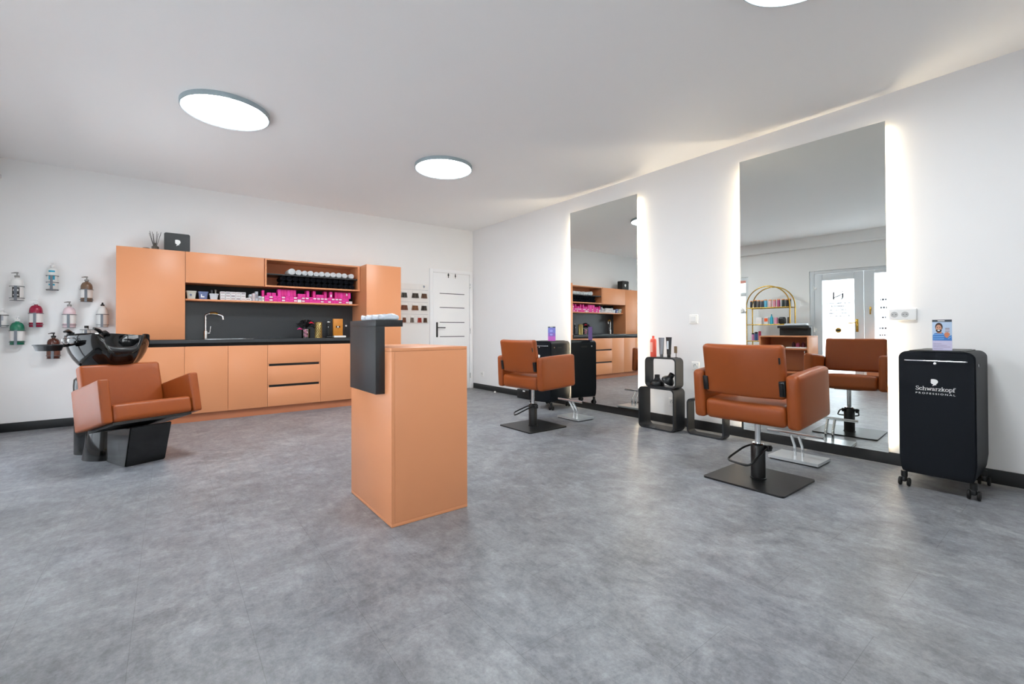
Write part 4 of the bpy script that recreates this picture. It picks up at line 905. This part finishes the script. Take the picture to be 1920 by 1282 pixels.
def card(x, y, rz, w, h, label, man):
    t = thing('leaflet_card', label, 'leaflet', (x, y, 0.8702), rz)
    B(0, 0.0025, -w/2, w/2, 0, h).build('card', pm('lavender_card', (192, 188, 214), 0.5) if man else pm('violet_card', (128, 96, 176), 0.45), t)
    def q(u): return (0.5-u)*w
    def zz(v): return (1-v)*h
    def rect(m, u0, u1, v0, v1, lvl): m.box(-0.0004*lvl-0.0002, -0.0004*lvl+0.0001, q(u1), q(u0), zz(v1), zz(v0))
    def poly(m, pts, lvl): m.prism([(u, 0) for u in []], (0, 0, 0), (1, 0, 0), (0, 1, 0), (0, 0, 1)) if False else m.prism([(q(u), zz(v)) for u, v in pts], (-0.0004*lvl, 0, 0), (0, 1, 0), (0, 0, 1), (-0.0003, 0, 0))
    def ell(cu, cv, ru, rv, n=28, a0=0, a1=2*PI): return [(cu+ru*math.cos(a0+(a1-a0)*i/n), cv+rv*math.sin(a0+(a1-a0)*i/n)) for i in range(n if a1-a0 > 6 else n+1)]
    g = MB(); rect(g, 0, 1, 0, 0.075, 1); hb = g.build('header_band', pm('dark_slate_print', (46, 56, 66), 0.5), t)
    g = MB(); rect(g, 0.28, 0.64, 0.025, 0.048, 2); g.build('header_print', M_PAPER, hb)
    if man:
        g = MB(); rect(g, 0, 1, 0.075, 0.68, 1); pb = g.build('picture', pm('pale_blue_print', (172, 192, 216), 0.5), t)
        g = MB(); poly(g, [(0.02, 0.68), (0.03, 0.50), (0.12, 0.445), (0.26, 0.42), (0.52, 0.42), (0.62, 0.47), (0.78, 0.58), (0.90, 0.52), (0.98, 0.50), (0.99, 0.68)], 2); g.build('shirt', pm('blue_shirt_print', (52, 110, 176), 0.5), pb)
        g = MB()
        for v in (0.475, 0.55, 0.62): poly(g, [(0.05, v), (0.60, v-0.012), (0.60, v+0.012), (0.05, v+0.022)], 3)
        poly(g, [(0.80, 0.60), (0.97, 0.54), (0.97, 0.56), (0.80, 0.63)], 3)
        g.build('shirt_stripes', pm('light_blue_print', (120, 168, 214), 0.5), pb)
        g = MB(); poly(g, ell(0.345, 0.235, 0.195, 0.135), 3); g.build('hair', pm('dark_hair_print', (58, 40, 34), 0.6), pb)
        g = MB(); poly(g, ell(0.335, 0.285, 0.150, 0.120), 4); poly(g, [(0.26, 0.38), (0.46, 0.38), (0.50, 0.45), (0.24, 0.44)], 4); g.build('face', pm('warm_skin_print', (196, 144, 120), 0.5), pb)
        g = MB(); poly(g, ell(0.335, 0.325, 0.155, 0.098, a0=0, a1=PI), 5); rect(g, 0.24, 0.43, 0.318, 0.332, 5); g.build('beard', pm('dark_hair_print', (58, 40, 34)), pb)
        g = MB(); poly(g, ell(0.335, 0.348, 0.065, 0.018), 6); g.build('smile', M_PAPER, pb)
        g = MB(); poly(g, ell(0.275, 0.258, 0.022, 0.011), 5); poly(g, ell(0.395, 0.258, 0.022, 0.011), 5); rect(g, 0.24, 0.31, 0.236, 0.243, 5); rect(g, 0.36, 0.43, 0.236, 0.243, 5); g.build('eyes', M_DARK, pb)
        g = MB(); rect(g, 0.66, 0.88, 0.265, 0.44, 4); g.build('tube', pm('pale_tube_print', (206, 200, 212), 0.5), pb)
        g = MB()
        for v in (0.275, 0.325, 0.385): rect(g, 0.66, 0.88, v, v+0.018, 5)
        g.build('tube_bands', pm('dark_slate_print', (46, 56, 66)), pb)
        g = MB(); poly(g, [(0.61, 0.47), (0.66, 0.42), (0.80, 0.41), (0.90, 0.46), (0.86, 0.52), (0.76, 0.60), (0.64, 0.55)], 6); g.build('hand', pm('hand_print', (190, 118, 84), 0.5), pb)
        g = MB(); rl = random.Random(2)
        for v, u1 in ((0.78, 0.47), (0.835, 0.74), (0.885, 0.92), (0.95, 0.55)):
            u = 0.06
            while u < u1: u2 = min(u1, u+rl.uniform(0.02, 0.06)); rect(g, u, u2, v-0.006, v+0.008, 1); u = u2+0.012
        g.build('small_print', pm('mauve_print', (140, 128, 156), 0.5), t)
    else:
        g = MB(); rect(g, 0.0, 1, 0.075, 0.45, 1); g.build('blue_field', pm('blue_violet_print', (112, 116, 190), 0.5), t)
        g = MB(); rect(g, 0.0, 1, 0.68, 1.0, 1); g.build('pink_field', pm('orchid_print', (176, 92, 178), 0.5), t)
        g = MB(); poly(g, ell(0.45, 0.30, 0.22, 0.08), 2); poly(g, ell(0.45, 0.56, 0.2, 0.06), 2); g.build('print_marks', pm('lilac_print', (150, 150, 214), 0.5), t)
    return t
card(-0.50, -6.1025, 0.0, 0.088, 0.188, 'photo card of a smiling bearded man in a blue striped shirt, on the right-hand trolley', True)
card(-0.42, -2.498, math.radians(20), 0.105, 0.180, 'blue and purple leaflet card on the trolley beside the far styling chair', False)
o = MB().box(-0.05, 0.05, -0.16, 0.16, 0, 0.132, 0.01).build('black_box', M_MATBLK); o.location = (-0.075, -1.565, 0); tag(o, 'low black box on the floor by the skirting behind the far styling chair', 'box')
MB_ = MB().box(-0.0512, -0.0502, -0.03, 0.02, 0.105, 0.122); q = MB_.build('white_sticker', M_PAPER, o)

# ------------------------------------------------------------------ open cube shelves and what stands on them
def cube(x, y0, y1, z0, z1, d, label, th=0.014):
    t = thing('cube_shelf', label, 'cube shelf', (x, (y0+y1)/2, z0), 0, 'black open cube shelves')
    w, h = y1-y0, z1-z0
    g = MB(); g.ring_prism(rrect(w, h, 0.045, 7), rrect(w-2*th, h-2*th, 0.034, 7), (0, 0, h/2), (0, 1, 0), (0, 0, 1), (d, 0, 0)); g.build('shell', M_BLACK, t)
    return t
cube(-0.375, -4.187, -3.773, 0.0005, 0.4225, 0.19, 'large black open cube shelf on the floor, carrying a smaller cube')
cube(-0.355, -4.198, -3.842, 0.423, 0.727, 0.13, 'small black open cube shelf standing on the large one')
cube(-0.285, -4.628, -4.266, 0.0005, 0.344, 0.115, 'low black open cube shelf beside the large one, behind the nearest styling chair')
t = thing('coral_bottle', 'coral red slim bottle on the small cube shelf', 'bottle', (-0.300, -3.907, 0.7272))
MB().lathe([(0, 0), (0.029, 0), (0.031, 0.004), (0.031, 0.165), (0.026, 0.182), (0.012, 0.188), (0, 0.188)], n=28).build('body', pm('coral_plastic', (232, 92, 74), 0.35), t)
MB().lathe([(0.012, 0.1885), (0.012, 0.212), (0.010, 0.215), (0, 0.215)], n=18).build('cap', pm('coral_cap', (222, 84, 66), 0.35), t)
B(-0.0318, -0.0308, -0.012, 0.012, 0.05, 0.15).build('printed_label', pm('pale_coral_print', (240, 176, 160), 0.5), t)
def tube_pack(y, wb, wt, h, mat, capm, label):
    t = thing('cream_tube', label, 'tube', (-0.300, y, 0.7272), 0, 'upturned cream tubes')
    MB().lathe([(0, 0), (0.017, 0), (0.018, 0.003), (0.018, 0.030), (0, 0.030)], n=24).build('cap', capm, t)
    g = MB(); n = 24; rings = []
    for i in range(9):
        u = i/8; rx_ = 0.019*(1-u)+0.004*u; ry_ = wb*(1-u)+wt*u; z = 0.0305+(h-0.0305)*u
        rings.append([g.bm.verts.new((rx_*math.cos(2*PI*k/n), ry_*math.sin(2*PI*k/n), z)) for k in range(n)])
    for A, C in zip(rings, rings[1:]):
        for k in range(n): g.bm.faces.new((A[k], A[(k+1) % n], C[(k+1) % n], C[k]))
    g.bm.faces.new(rings[0][::-1]); g.bm.faces.new(rings[-1]); g.build('body', mat, t)
    return t
tp = tube_pack(-4.003, 0.022, 0.034, 0.198, pm('pewter_tube', (132, 134, 140), 0.35, metal=0.5), pm('pewter_cap', (110, 110, 114), 0.35, metal=0.4), 'grey cream tube in the middle of the small cube shelf top')
tp = tube_pack(-4.087, 0.021, 0.034, 0.203, pm('black_tube', (30, 30, 34), 0.35), pm('black_cap', (24, 24, 26), 0.3), 'black cream tube with a white panel on the small cube shelf')
B(-0.022, -0.0195, -0.010, 0.010, 0.085, 0.165).build('white_panel', pm('pale_panel', (206, 214, 222), 0.5), tp)
t = thing('product_tag', 'small brown hair sample tag hanging on a stand beside the black cream tube', 'tag', (-0.262, -4.142, 0.7272))
MB().lathe([(0, 0), (0.015, 0), (0.015, 0.004), (0.003, 0.006), (0.003, 0.115), (0, 0.115)], n=14).build('stand', M_MATBLK, t)
B(-0.006, -0.0035, -0.016, 0.018, 0.045, 0.112, 0.001).build('tag_card', pm('brown_sample', (126, 104, 78), 0.6, var=0.4, scale=60), t)
t = thing('dryer_nozzle', 'black hair dryer nozzle standing upright in the small cube shelf', 'nozzle', (-0.291, -3.945, 0.4376))
MB().lathe([(0.068, 0), (0.070, 0.004), (0.070, 0.030), (0.062, 0.042), (0.032, 0.060), (0.025, 0.080), (0.026, 0.108), (0.022, 0.108), (0.021, 0.078), (0.028, 0.056), (0.064, 0.030), (0.064, 0)], n=36).build('shell', M_MATBLK, t)
t = thing('diffuser_nozzle', 'black hair dryer diffuser lying tilted in the small cube shelf', 'nozzle', (-0.291, -4.088, 0.4376))
Md = Tr(0.0, 0.028, 0.043) @ Matrix.Rotation(math.radians(35), 4, 'X')
g = MB().lathe([(0.060, 0), (0.064, 0.003), (0.064, 0.018), (0.056, 0.034), (0.034, 0.056), (0.028, 0.062), (0.028, 0.100), (0.024, 0.100), (0.024, 0.060), (0.052, 0.030), (0.058, 0.016), (0.060, 0)], n=36, M=Md)
g.lathe([(0, 0.012), (0.056, 0.012), (0.056, 0.016), (0, 0.016)], n=28, M=Md); g.build('shell', M_MATBLK, t)
g = MB()
for k in range(12): a = 2*PI*k/12; g.tube([(0.042*math.cos(a), 0.042*math.sin(a), 0.0118), (0.042*math.cos(a), 0.042*math.sin(a), -0.004)], 0.004, n=8, M=Md)
g.build('fingers', M_MATBLK, t)

# ------------------------------------------------------------------ switches and sockets
t = thing('light_switch', 'white light switch on the wall between the two mirrors', 'switch', (0, -4.184, 1.112))
MB().pad((-0.006, 0, 0), (0.006, 0.046, 0.046), 0.004).build('plate', M_WHITE, t); MB().pad((-0.013, 0, 0), (0.004, 0.030, 0.030), 0.003).build('rocker', M_WHITE, t)
def socket(y, z, w, label, n=1):
    t = thing('wall_socket', label, 'socket', (0, y, z), 0, 'white wall sockets'); 
    MB().pad((-0.005, 0, 0), (0.005, w/2, 0.041), 0.004).build('plate', M_WHITE, t)
    for k in range(n):
        c = (k-(n-1)/2)*0.071
        MB().lathe([(0.021, 0), (0.021, -0.004), (0.019, -0.004), (0.017, 0.004), (0, 0.004)], n=24, M=Tr(-0.0105, c, 0) @ Ry(PI/2)).build('socket_well', pm('socket_grey', (190, 190, 188), 0.5), t)
        g = MB()
        for s in (-1, 1): g.cyl((-0.0102, c+s*0.0095, 0), (-0.0155, c+s*0.0095, 0), 0.0028, n=8)
        g.cyl((-0.0102, c, 0.014), (-0.018, c, 0.014), 0.0024, n=8); g.build('contacts', M_INK, t)
    return t
socket(-0.295, 0.262, 0.081, 'white wall socket low on the right wall beside the toilet door')
socket(-4.20, 0.635, 0.081, 'white wall socket above the low cube shelf, beside the nearest styling chair')
socket(-3.93, 0.235, 0.081, 'white wall socket seen through the large cube shelf')
t = thing('socket_strip', 'white triple wall socket block beside the mirror, above the right-hand trolley', 'socket', (0, -5.822, 1.108))
MB().pad((-0.014, 0, 0), (0.014, 0.078, 0.042), 0.005).build('block', M_WHITE, t)
for k, c in enumerate((0.048, -0.012)):
    MB().lathe([(0, 0), (0.021, 0), (0.021, 0.002), (0, 0.002)], n=24, M=Tr(-0.0282, c-0.004, 0) @ Ry(-PI/2)).build('socket_well', pm('socket_grey', (190, 190, 188)), t)
    g = MB()
    for s in (-1, 1): g.cyl((-0.030, c-0.004+s*0.0095, 0), (-0.0312, c-0.004+s*0.0095, 0), 0.003, n=8)
    g.build('contacts', M_INK, t)
o = MB().lathe([(0, 0), (0.018, 0), (0.018, 0.006), (0.012, 0.020), (0, 0.024)], n=20).build('door_stop', M_WHITE); o.location = (-0.06, -0.745, 0); tag(o, 'small white door stop on the floor by the black skirting near the toilet door', 'door stop')
# ------------------------------------------------------------------ wall racks with wash bottles, left of the kitchen
M_RACK = pm('rack_steel', (104, 108, 114), 0.4, metal=0.7, var=0.04)
def rack(x, z, r, hgt, rings, label):
    """Wire rack on the back wall: rings on a back plate, a front strap and a round floor plate."""
    yc = -(r+0.016); t = thing('bottle_rack', label, 'rack', (x, 0, z), 0, 'steel wall racks for wash bottles')
    g = MB(); g.box(-0.012, 0.012, -0.003, 0, -0.002, hgt+0.012); 
    g.build('back_plate', M_RACK, t)
    for zz in rings:
        MB().tube([((r+0.005)*math.cos(a), yc+(r+0.005)*math.sin(a), zz) for a in [2*PI*q/36 for q in range(36)]], 0.003, n=8, closed=True).build('ring', M_RACK, t)
    g = MB(); g.box(-0.0105, 0.0105, yc-r-0.0105, yc-r-0.0085, -0.002, max(rings)+0.004); g.build('front_strap', M_RACK, t)
    g = MB().lathe([(0, -0.002), (r+0.004, -0.002), (r+0.004, 0.001), (0, 0.001)], c=(0, yc, 0), n=36); g.build('floor_plate', M_RACK, t)
    return yc
def bottle(x, z, yc, r, h, mat, label, lab=None, lz=(0.1, 0.62), cap='pump', capm=None, neck=0.014, shoulder=0.75, extra=None, band=None):
    t = thing('wash_bottle', label, 'bottle', (x, yc, z+0.0015), 0, 'wash bottles on the wall')
    hs = h*shoulder
    prof = [(0, 0), (r*0.92, 0), (r, 0.006), (r, hs)]
    for i in range(1, 7): a = PI/2*i/6; prof.append((neck+(r-neck)*math.cos(a), hs+(h-hs)*math.sin(a)))
    prof += [(neck, h+0.008), (0, h+0.008)]
    MB().lathe(prof, n=36).build('body', mat, t)
    if lab:
        MB().lathe([(r+0.0004, h*lz[0]), (r+0.0012, h*lz[0]), (r+0.0012, h*lz[1]), (r+0.0004, h*lz[1])], n=36).build('label', lab, t)
    if band:
        g = MB()
        for (za, zb, wd, cc) in band:
            pass
        for (za, zb, wd, mm) in band:
            q = MB()
            na = 8; a0 = -PI/2-wd; a1 = -PI/2+wd
            prv = None
            for i in range(na+1):
                a = a0+(a1-a0)*i/na; rr = r+0.0018
                v0 = q.bm.verts.new((rr*math.cos(a), rr*math.sin(a), za*h)); v1 = q.bm.verts.new((rr*math.cos(a), rr*math.sin(a), zb*h))
                if prv: q.bm.faces.new((prv[0], v0, v1, prv[1]))
                prv = (v0, v1)
            q.build('print', mm, t)
        g.bm.free()
    zt = h+0.0085
    if cap == 'pump':
        g = MB().lathe([(0, 0), (neck+0.005, 0), (neck+0.005, 0.018), (0.006, 0.022), (0.005, 0.042), (0, 0.042)], c=(0, 0, zt), n=20)
        g.tube([(0.010, 0, zt+0.046), (-0.012, 0, zt+0.046), (-0.040, -0.004, zt+0.040)], [0.007, 0.007, 0.0035], n=10); g.build('pump', capm, t)
    elif cap == 'nozzle':
        MB().lathe([(0, 0), (neck+0.003, 0), (neck+0.003, 0.014), (0.009, 0.018), (0.006, 0.036), (0, 0.036)], c=(0, 0, zt), n=20).build('nozzle', capm, t)
    else:
        MB().lathe([(0, 0), (neck+0.006, 0), (neck+0.006, 0.026), (0, 0.028)], c=(0, 0, zt), n=20).build('cap', capm, t)
    return t
PG = pm('grey_pump', (140, 138, 136), 0.4); PW = pm('white_pump', (228, 228, 228), 0.35); PB = pm('black_pump', (22, 20, 20), 0.35)
LW = pm('white_label', (226, 224, 222), 0.5); LD = pm('black_label', (40, 40, 44), 0.5)
TEAL = pm('teal_print', (28, 158, 190), 0.5)
S = []
y = rack(-5.474, 1.325, 0.047, 0.142, (0.022, 0.140), 'wire rack holding the white bottle with a black label, top of the left column')
bottle(-5.474, 1.325, y, 0.047, 0.222, pm('white_bottle', (226, 226, 224), 0.35), 'white pump bottle with a black label, upper left on the wall', cap='pump', capm=PG, shoulder=0.74, band=[(0.12, 0.58, 0.55, LD), (0.2, 0.26, 0.4, LW), (0.4, 0.5, 0.4, LW)])
y = rack(-5.224, 1.440, 0.042, 0.17, (0.006, 0.082, 0.150), 'three-ringed wire rack holding the tall white and turquoise bottle')
bottle(-5.224, 1.440, y, 0.038, 0.232, pm('white_bottle', (226, 226, 224)), 'tall white bottle with turquoise print, highest on the wall', cap='pump', capm=PW, shoulder=0.9, neck=0.013, band=[(0.80, 0.87, 0.62, TEAL), (0.46, 0.66, 0.6, TEAL), (0.20, 0.27, 0.6, TEAL)])
y = rack(-4.963, 1.330, 0.048, 0.135, (0.020, 0.130), 'wire rack holding the brown bottle, nearest the tall cabinet in the top row')
bottle(-4.963, 1.330, y, 0.048, 0.210, pm('brown_bottle', (120, 96, 78), 0.2, spec=0.6), 'brown pump bottle with a white label beside the tall wall cabinet', lab=LW, lz=(0.18, 0.62), capm=PG, shoulder=0.72)
y = rack(-5.340, 1.056, 0.050, 0.145, (0.025, 0.140), 'wire rack holding the crimson bottle')
bottle(-5.340, 1.056, y, 0.050, 0.222, pm('crimson_bottle', (150, 24, 58), 0.15, spec=0.6), 'crimson bottle with a white label on the wall', lab=LW, lz=(0.2, 0.62), capm=PW, shoulder=0.72)
y = rack(-5.095, 1.051, 0.050, 0.145, (0.028, 0.138), 'wire rack holding the pale pink bottle')
bottle(-5.095, 1.051, y, 0.050, 0.215, pm('pale_pink_bottle', (222, 198, 204), 0.25), 'pale pink pump bottle on the wall above the basin', lab=LW, lz=(0.2, 0.62), capm=PG, shoulder=0.72)
y = rack(-4.836, 1.057, 0.046, 0.145, (0.024, 0.138), 'wire rack beside the tall wall cabinet holding the white bottle with a black nozzle')
bottle(-4.836, 1.057, y, 0.046, 0.222, pm('white_bottle', (226, 226, 224)), 'white bottle with a black nozzle right beside the tall wall cabinet', cap='nozzle', capm=PB, shoulder=0.62, band=[(0.16, 0.5, 0.16, pm('faint_print', (176, 182, 192)))])
y = rack(-5.470, 0.879, 0.051, 0.145, (0.026, 0.140), 'wire rack holding the green bottle')
bottle(-5.470, 0.879, y, 0.051, 0.225, pm('green_bottle', (30, 116, 88), 0.15, spec=0.6), 'green bottle with a white label and white pump on the wall', lab=LW, lz=(0.16, 0.60), capm=PW, shoulder=0.72)
y = rack(-5.212, 0.729, 0.049, 0.135, (0.030, 0.130), 'lowest wire rack on the wall, holding the amber bottle behind the basin tray')
bottle(-5.212, 0.729, y, 0.049, 0.208, pm('amber_bottle', (84, 44, 34), 0.18, spec=0.6), 'dark amber bottle with a black pump, partly behind the basin tray', lab=pm('brown_label', (104, 66, 54), 0.5), lz=(0.1, 0.5), capm=PB, shoulder=0.76)
y = rack(-4.963, 0.905, 0.046, 0.13, (0.020, 0.123), 'wire rack right above the basin holding a small clear bottle')
bottle(-4.963, 0.905, y, 0.036, 0.130, pm('milky_bottle', (214, 214, 212), 0.3), 'small milky bottle with a black cap just above the basin rim', cap='cap', capm=PB, neck=0.012)
y = rack(-5.580, 1.056, 0.046, 0.125, (0.014, 0.118), 'wire rack cut by the left edge of the photo')
bottle(-5.580, 1.056, y, 0.046, 0.150, pm('white_bottle', (226, 226, 224)), 'white bottle in the rack cut by the left edge of the photo', cap='cap', capm=PW, band=[(0.42, 0.72, 0.5, pm('faint_print', (176, 182, 192)))])

# ------------------------------------------------------------------ brass arch shelf by the street wall (seen in the mirror)
EY0, EY1, EXF, EXB, EZ = -3.620, -2.862, -5.11, -5.41, 1.838
t = thing('arch_shelf', 'brass arch shelf with product bottles, seen in the mirror beside the entrance', 'shelving', ((EXF+EXB)/2, (EY0+EY1)/2, 0))
for X in (EXF, EXB):
    rr = (EY1-EY0)/2; yc = (EY0+EY1)/2
    pts = [(X, EY0, 0.0)]+[(X, EY0, 0.5), (X, EY0, 1.0)]+[(X, yc-rr*math.cos(a), EZ-rr+rr*math.sin(a)) for a in [PI*i/32 for i in range(33)]]+[(X, EY1, 1.0), (X, EY1, 0.5), (X, EY1, 0.0)]
    MB().tube(pts, 0.011, n=12).build('arch_frame', M_GOLD, t, world=True)
SHZ = [1.425, 1.100, 0.780, 0.44, 0.12]
for z in SHZ:
    g = MB().tube([(EXF, EY0, z), (EXF, EY1, z)], 0.009, n=10).tube([(EXB, EY0, z), (EXB, EY1, z)], 0.009, n=10).tube([(EXF, EY0, z), (EXB, EY0, z)], 0.006, n=8).tube([(EXF, EY1, z), (EXB, EY1, z)], 0.006, n=8)
    sb = g.build('shelf_rail', M_GOLD, t, world=True)
    B(EXB+0.006, EXF-0.006, EY0+0.004, EY1-0.004, z+0.0035, z+0.0095).build('glass_board', M_GLASS, sb, world=True)
def cylbottle(y, z, r, h, c, label, capc=(226, 150, 90), x=-5.24, nm='product_bottle', cap=0.16, grp='bottles on the brass arch shelf'):
    t = thing(nm, label, 'bottle', (x, y, z+0.0097), 0, grp)
    MB().lathe([(0, 0), (r, 0), (r, h*(1-cap)), (r*0.9, h*(1-cap)+0.004), (0, h*(1-cap)+0.004)], n=22).build('body', pm('bottle_%d_%d_%d' % c, c, 0.35), t)
    MB().lathe([(0, 0), (r*0.96, 0), (r*0.96, h*cap-0.006), (0, h*cap-0.004)], c=(0, 0, h*(1-cap)+0.0045), n=22).build('cap', pm('cap_%d_%d_%d' % capc, capc, 0.35), t)
    return t
tops = [(-2.905, (44, 44, 52), 'black slim bottle at the window end of the top arch shelf'), (-2.975, (48, 42, 40), 'dark brown can, second from the window on the top arch shelf'), (-3.040, (70, 62, 60), 'grey brown can, third from the window on the top arch shelf'),
        (-3.105, (58, 62, 74), 'slate can, fourth from the window on the top arch shelf'), (-3.168, (84, 160, 190), 'sky blue can on the top arch shelf'), (-3.245, (222, 180, 176), 'pale pink can on the top arch shelf'), (-3.322, (206, 132, 150), 'rose pink can on the top arch shelf'),
        (-3.395, (166, 74, 110), 'raspberry can on the top arch shelf'), (-3.472, (40, 52, 52), 'dark green can on the top arch shelf'), (-3.536, (38, 36, 40), 'black can next to the door end of the top arch shelf'), (-3.585, (50, 48, 52), 'charcoal can at the door end of the top arch shelf')]
for k, (y, c, lab) in enumerate(tops): cylbottle(y, 1.425, 0.0225 if k in (0, 10) else 0.029, 0.145+0.012*((k*5) % 3)/2, c, lab)
o = B(-0.05, 0.05, -0.052, 0.052, 0, 0.130, 0.002).build('gift_carton', pm('cream_carton', (232, 224, 222), 0.5)); o.location = (-5.24, -3.055, 1.110); tag(o, 'cream carton on the middle arch shelf', 'carton')
t = thing('orange_carton', 'white carton with an orange picture on the middle arch shelf', 'carton', (-5.22, -3.185, 1.110)); B(-0.03, 0.03, -0.034, 0.034, 0, 0.132, 0.002).build('box', M_CARTW, t); B(0.0302, 0.031, -0.03, 0.03, 0.05, 0.115).build('picture', pm('orange_print', (232, 92, 40), 0.5), t)
t = thing('turquoise_bottle', 'turquoise pointed bottle on the middle arch shelf', 'bottle', (-5.22, -3.275, 1.110)); MB().lathe([(0, 0), (0.030, 0), (0.030, 0.115), (0.012, 0.155), (0, 0.155)], n=22).build('body', pm('turquoise_plastic', (40, 160, 184), 0.35), t); MB().lathe([(0.011, 0.1552), (0.008, 0.190), (0, 0.192)], n=16).build('tip', pm('turquoise_tip', (46, 130, 150), 0.35), t)
cylbottle(-3.350, 1.100, 0.032, 0.130, (226, 150, 176), 'pink bottle right of the turquoise one on the middle arch shelf', (220, 170, 180))
o = MB().pad((0, 0, 0.066), (0.045, 0.060, 0.066), 0.03).build('black_bag', pm('black_patent', (24, 22, 22), 0.2, var=0.4, scale=30)); o.location = (-5.22, -3.460, 1.110); tag(o, 'shiny black pouch on the middle arch shelf', 'pouch')
cylbottle(-3.565, 1.100, 0.026, 0.128, (66, 54, 46), 'dark brown bottle at the door end of the middle arch shelf', (40, 34, 30))
for k, (y, r, h, c, cc, lab) in enumerate(((-2.93, 0.024, 0.15, (196, 120, 160), (30, 26, 30), 'pink bottle with a black cap on the lower arch shelf'), (-2.99, 0.030, 0.17, (50, 74, 120), (28, 26, 30), 'navy bottle with a black cap on the lower arch shelf'), (-3.055, 0.026, 0.185, (166, 44, 84), (170, 40, 70), 'dark red bottle on the lower arch shelf'),
        (-3.13, 0.022, 0.055, (70, 70, 74), (40, 40, 42), 'small dark jar on the lower arch shelf'), (-3.30, 0.03, 0.075, (206, 214, 214), (210, 216, 216), 'small pale jar on the lower arch shelf'))):
    cylbottle(y, 0.780, r, h, c, lab, cc, cap=0.22)
# low cabinet under the side pane of the entrance
t = thing('low_cabinet', 'low brown cabinet under the side pane of the entrance, at the mirror edge', 'cabinet', (-5.45, -5.02, 0))
B(-5.55, -5.25, -5.42, -4.72, 0.002, 0.79, 0.002).build('carcass', M_ORANGE_IN, t, world=True); B(-5.56, -5.235, -5.43, -4.71, 0.7905, 0.810, 0.002).build('top', M_ORANGE, t, world=True)
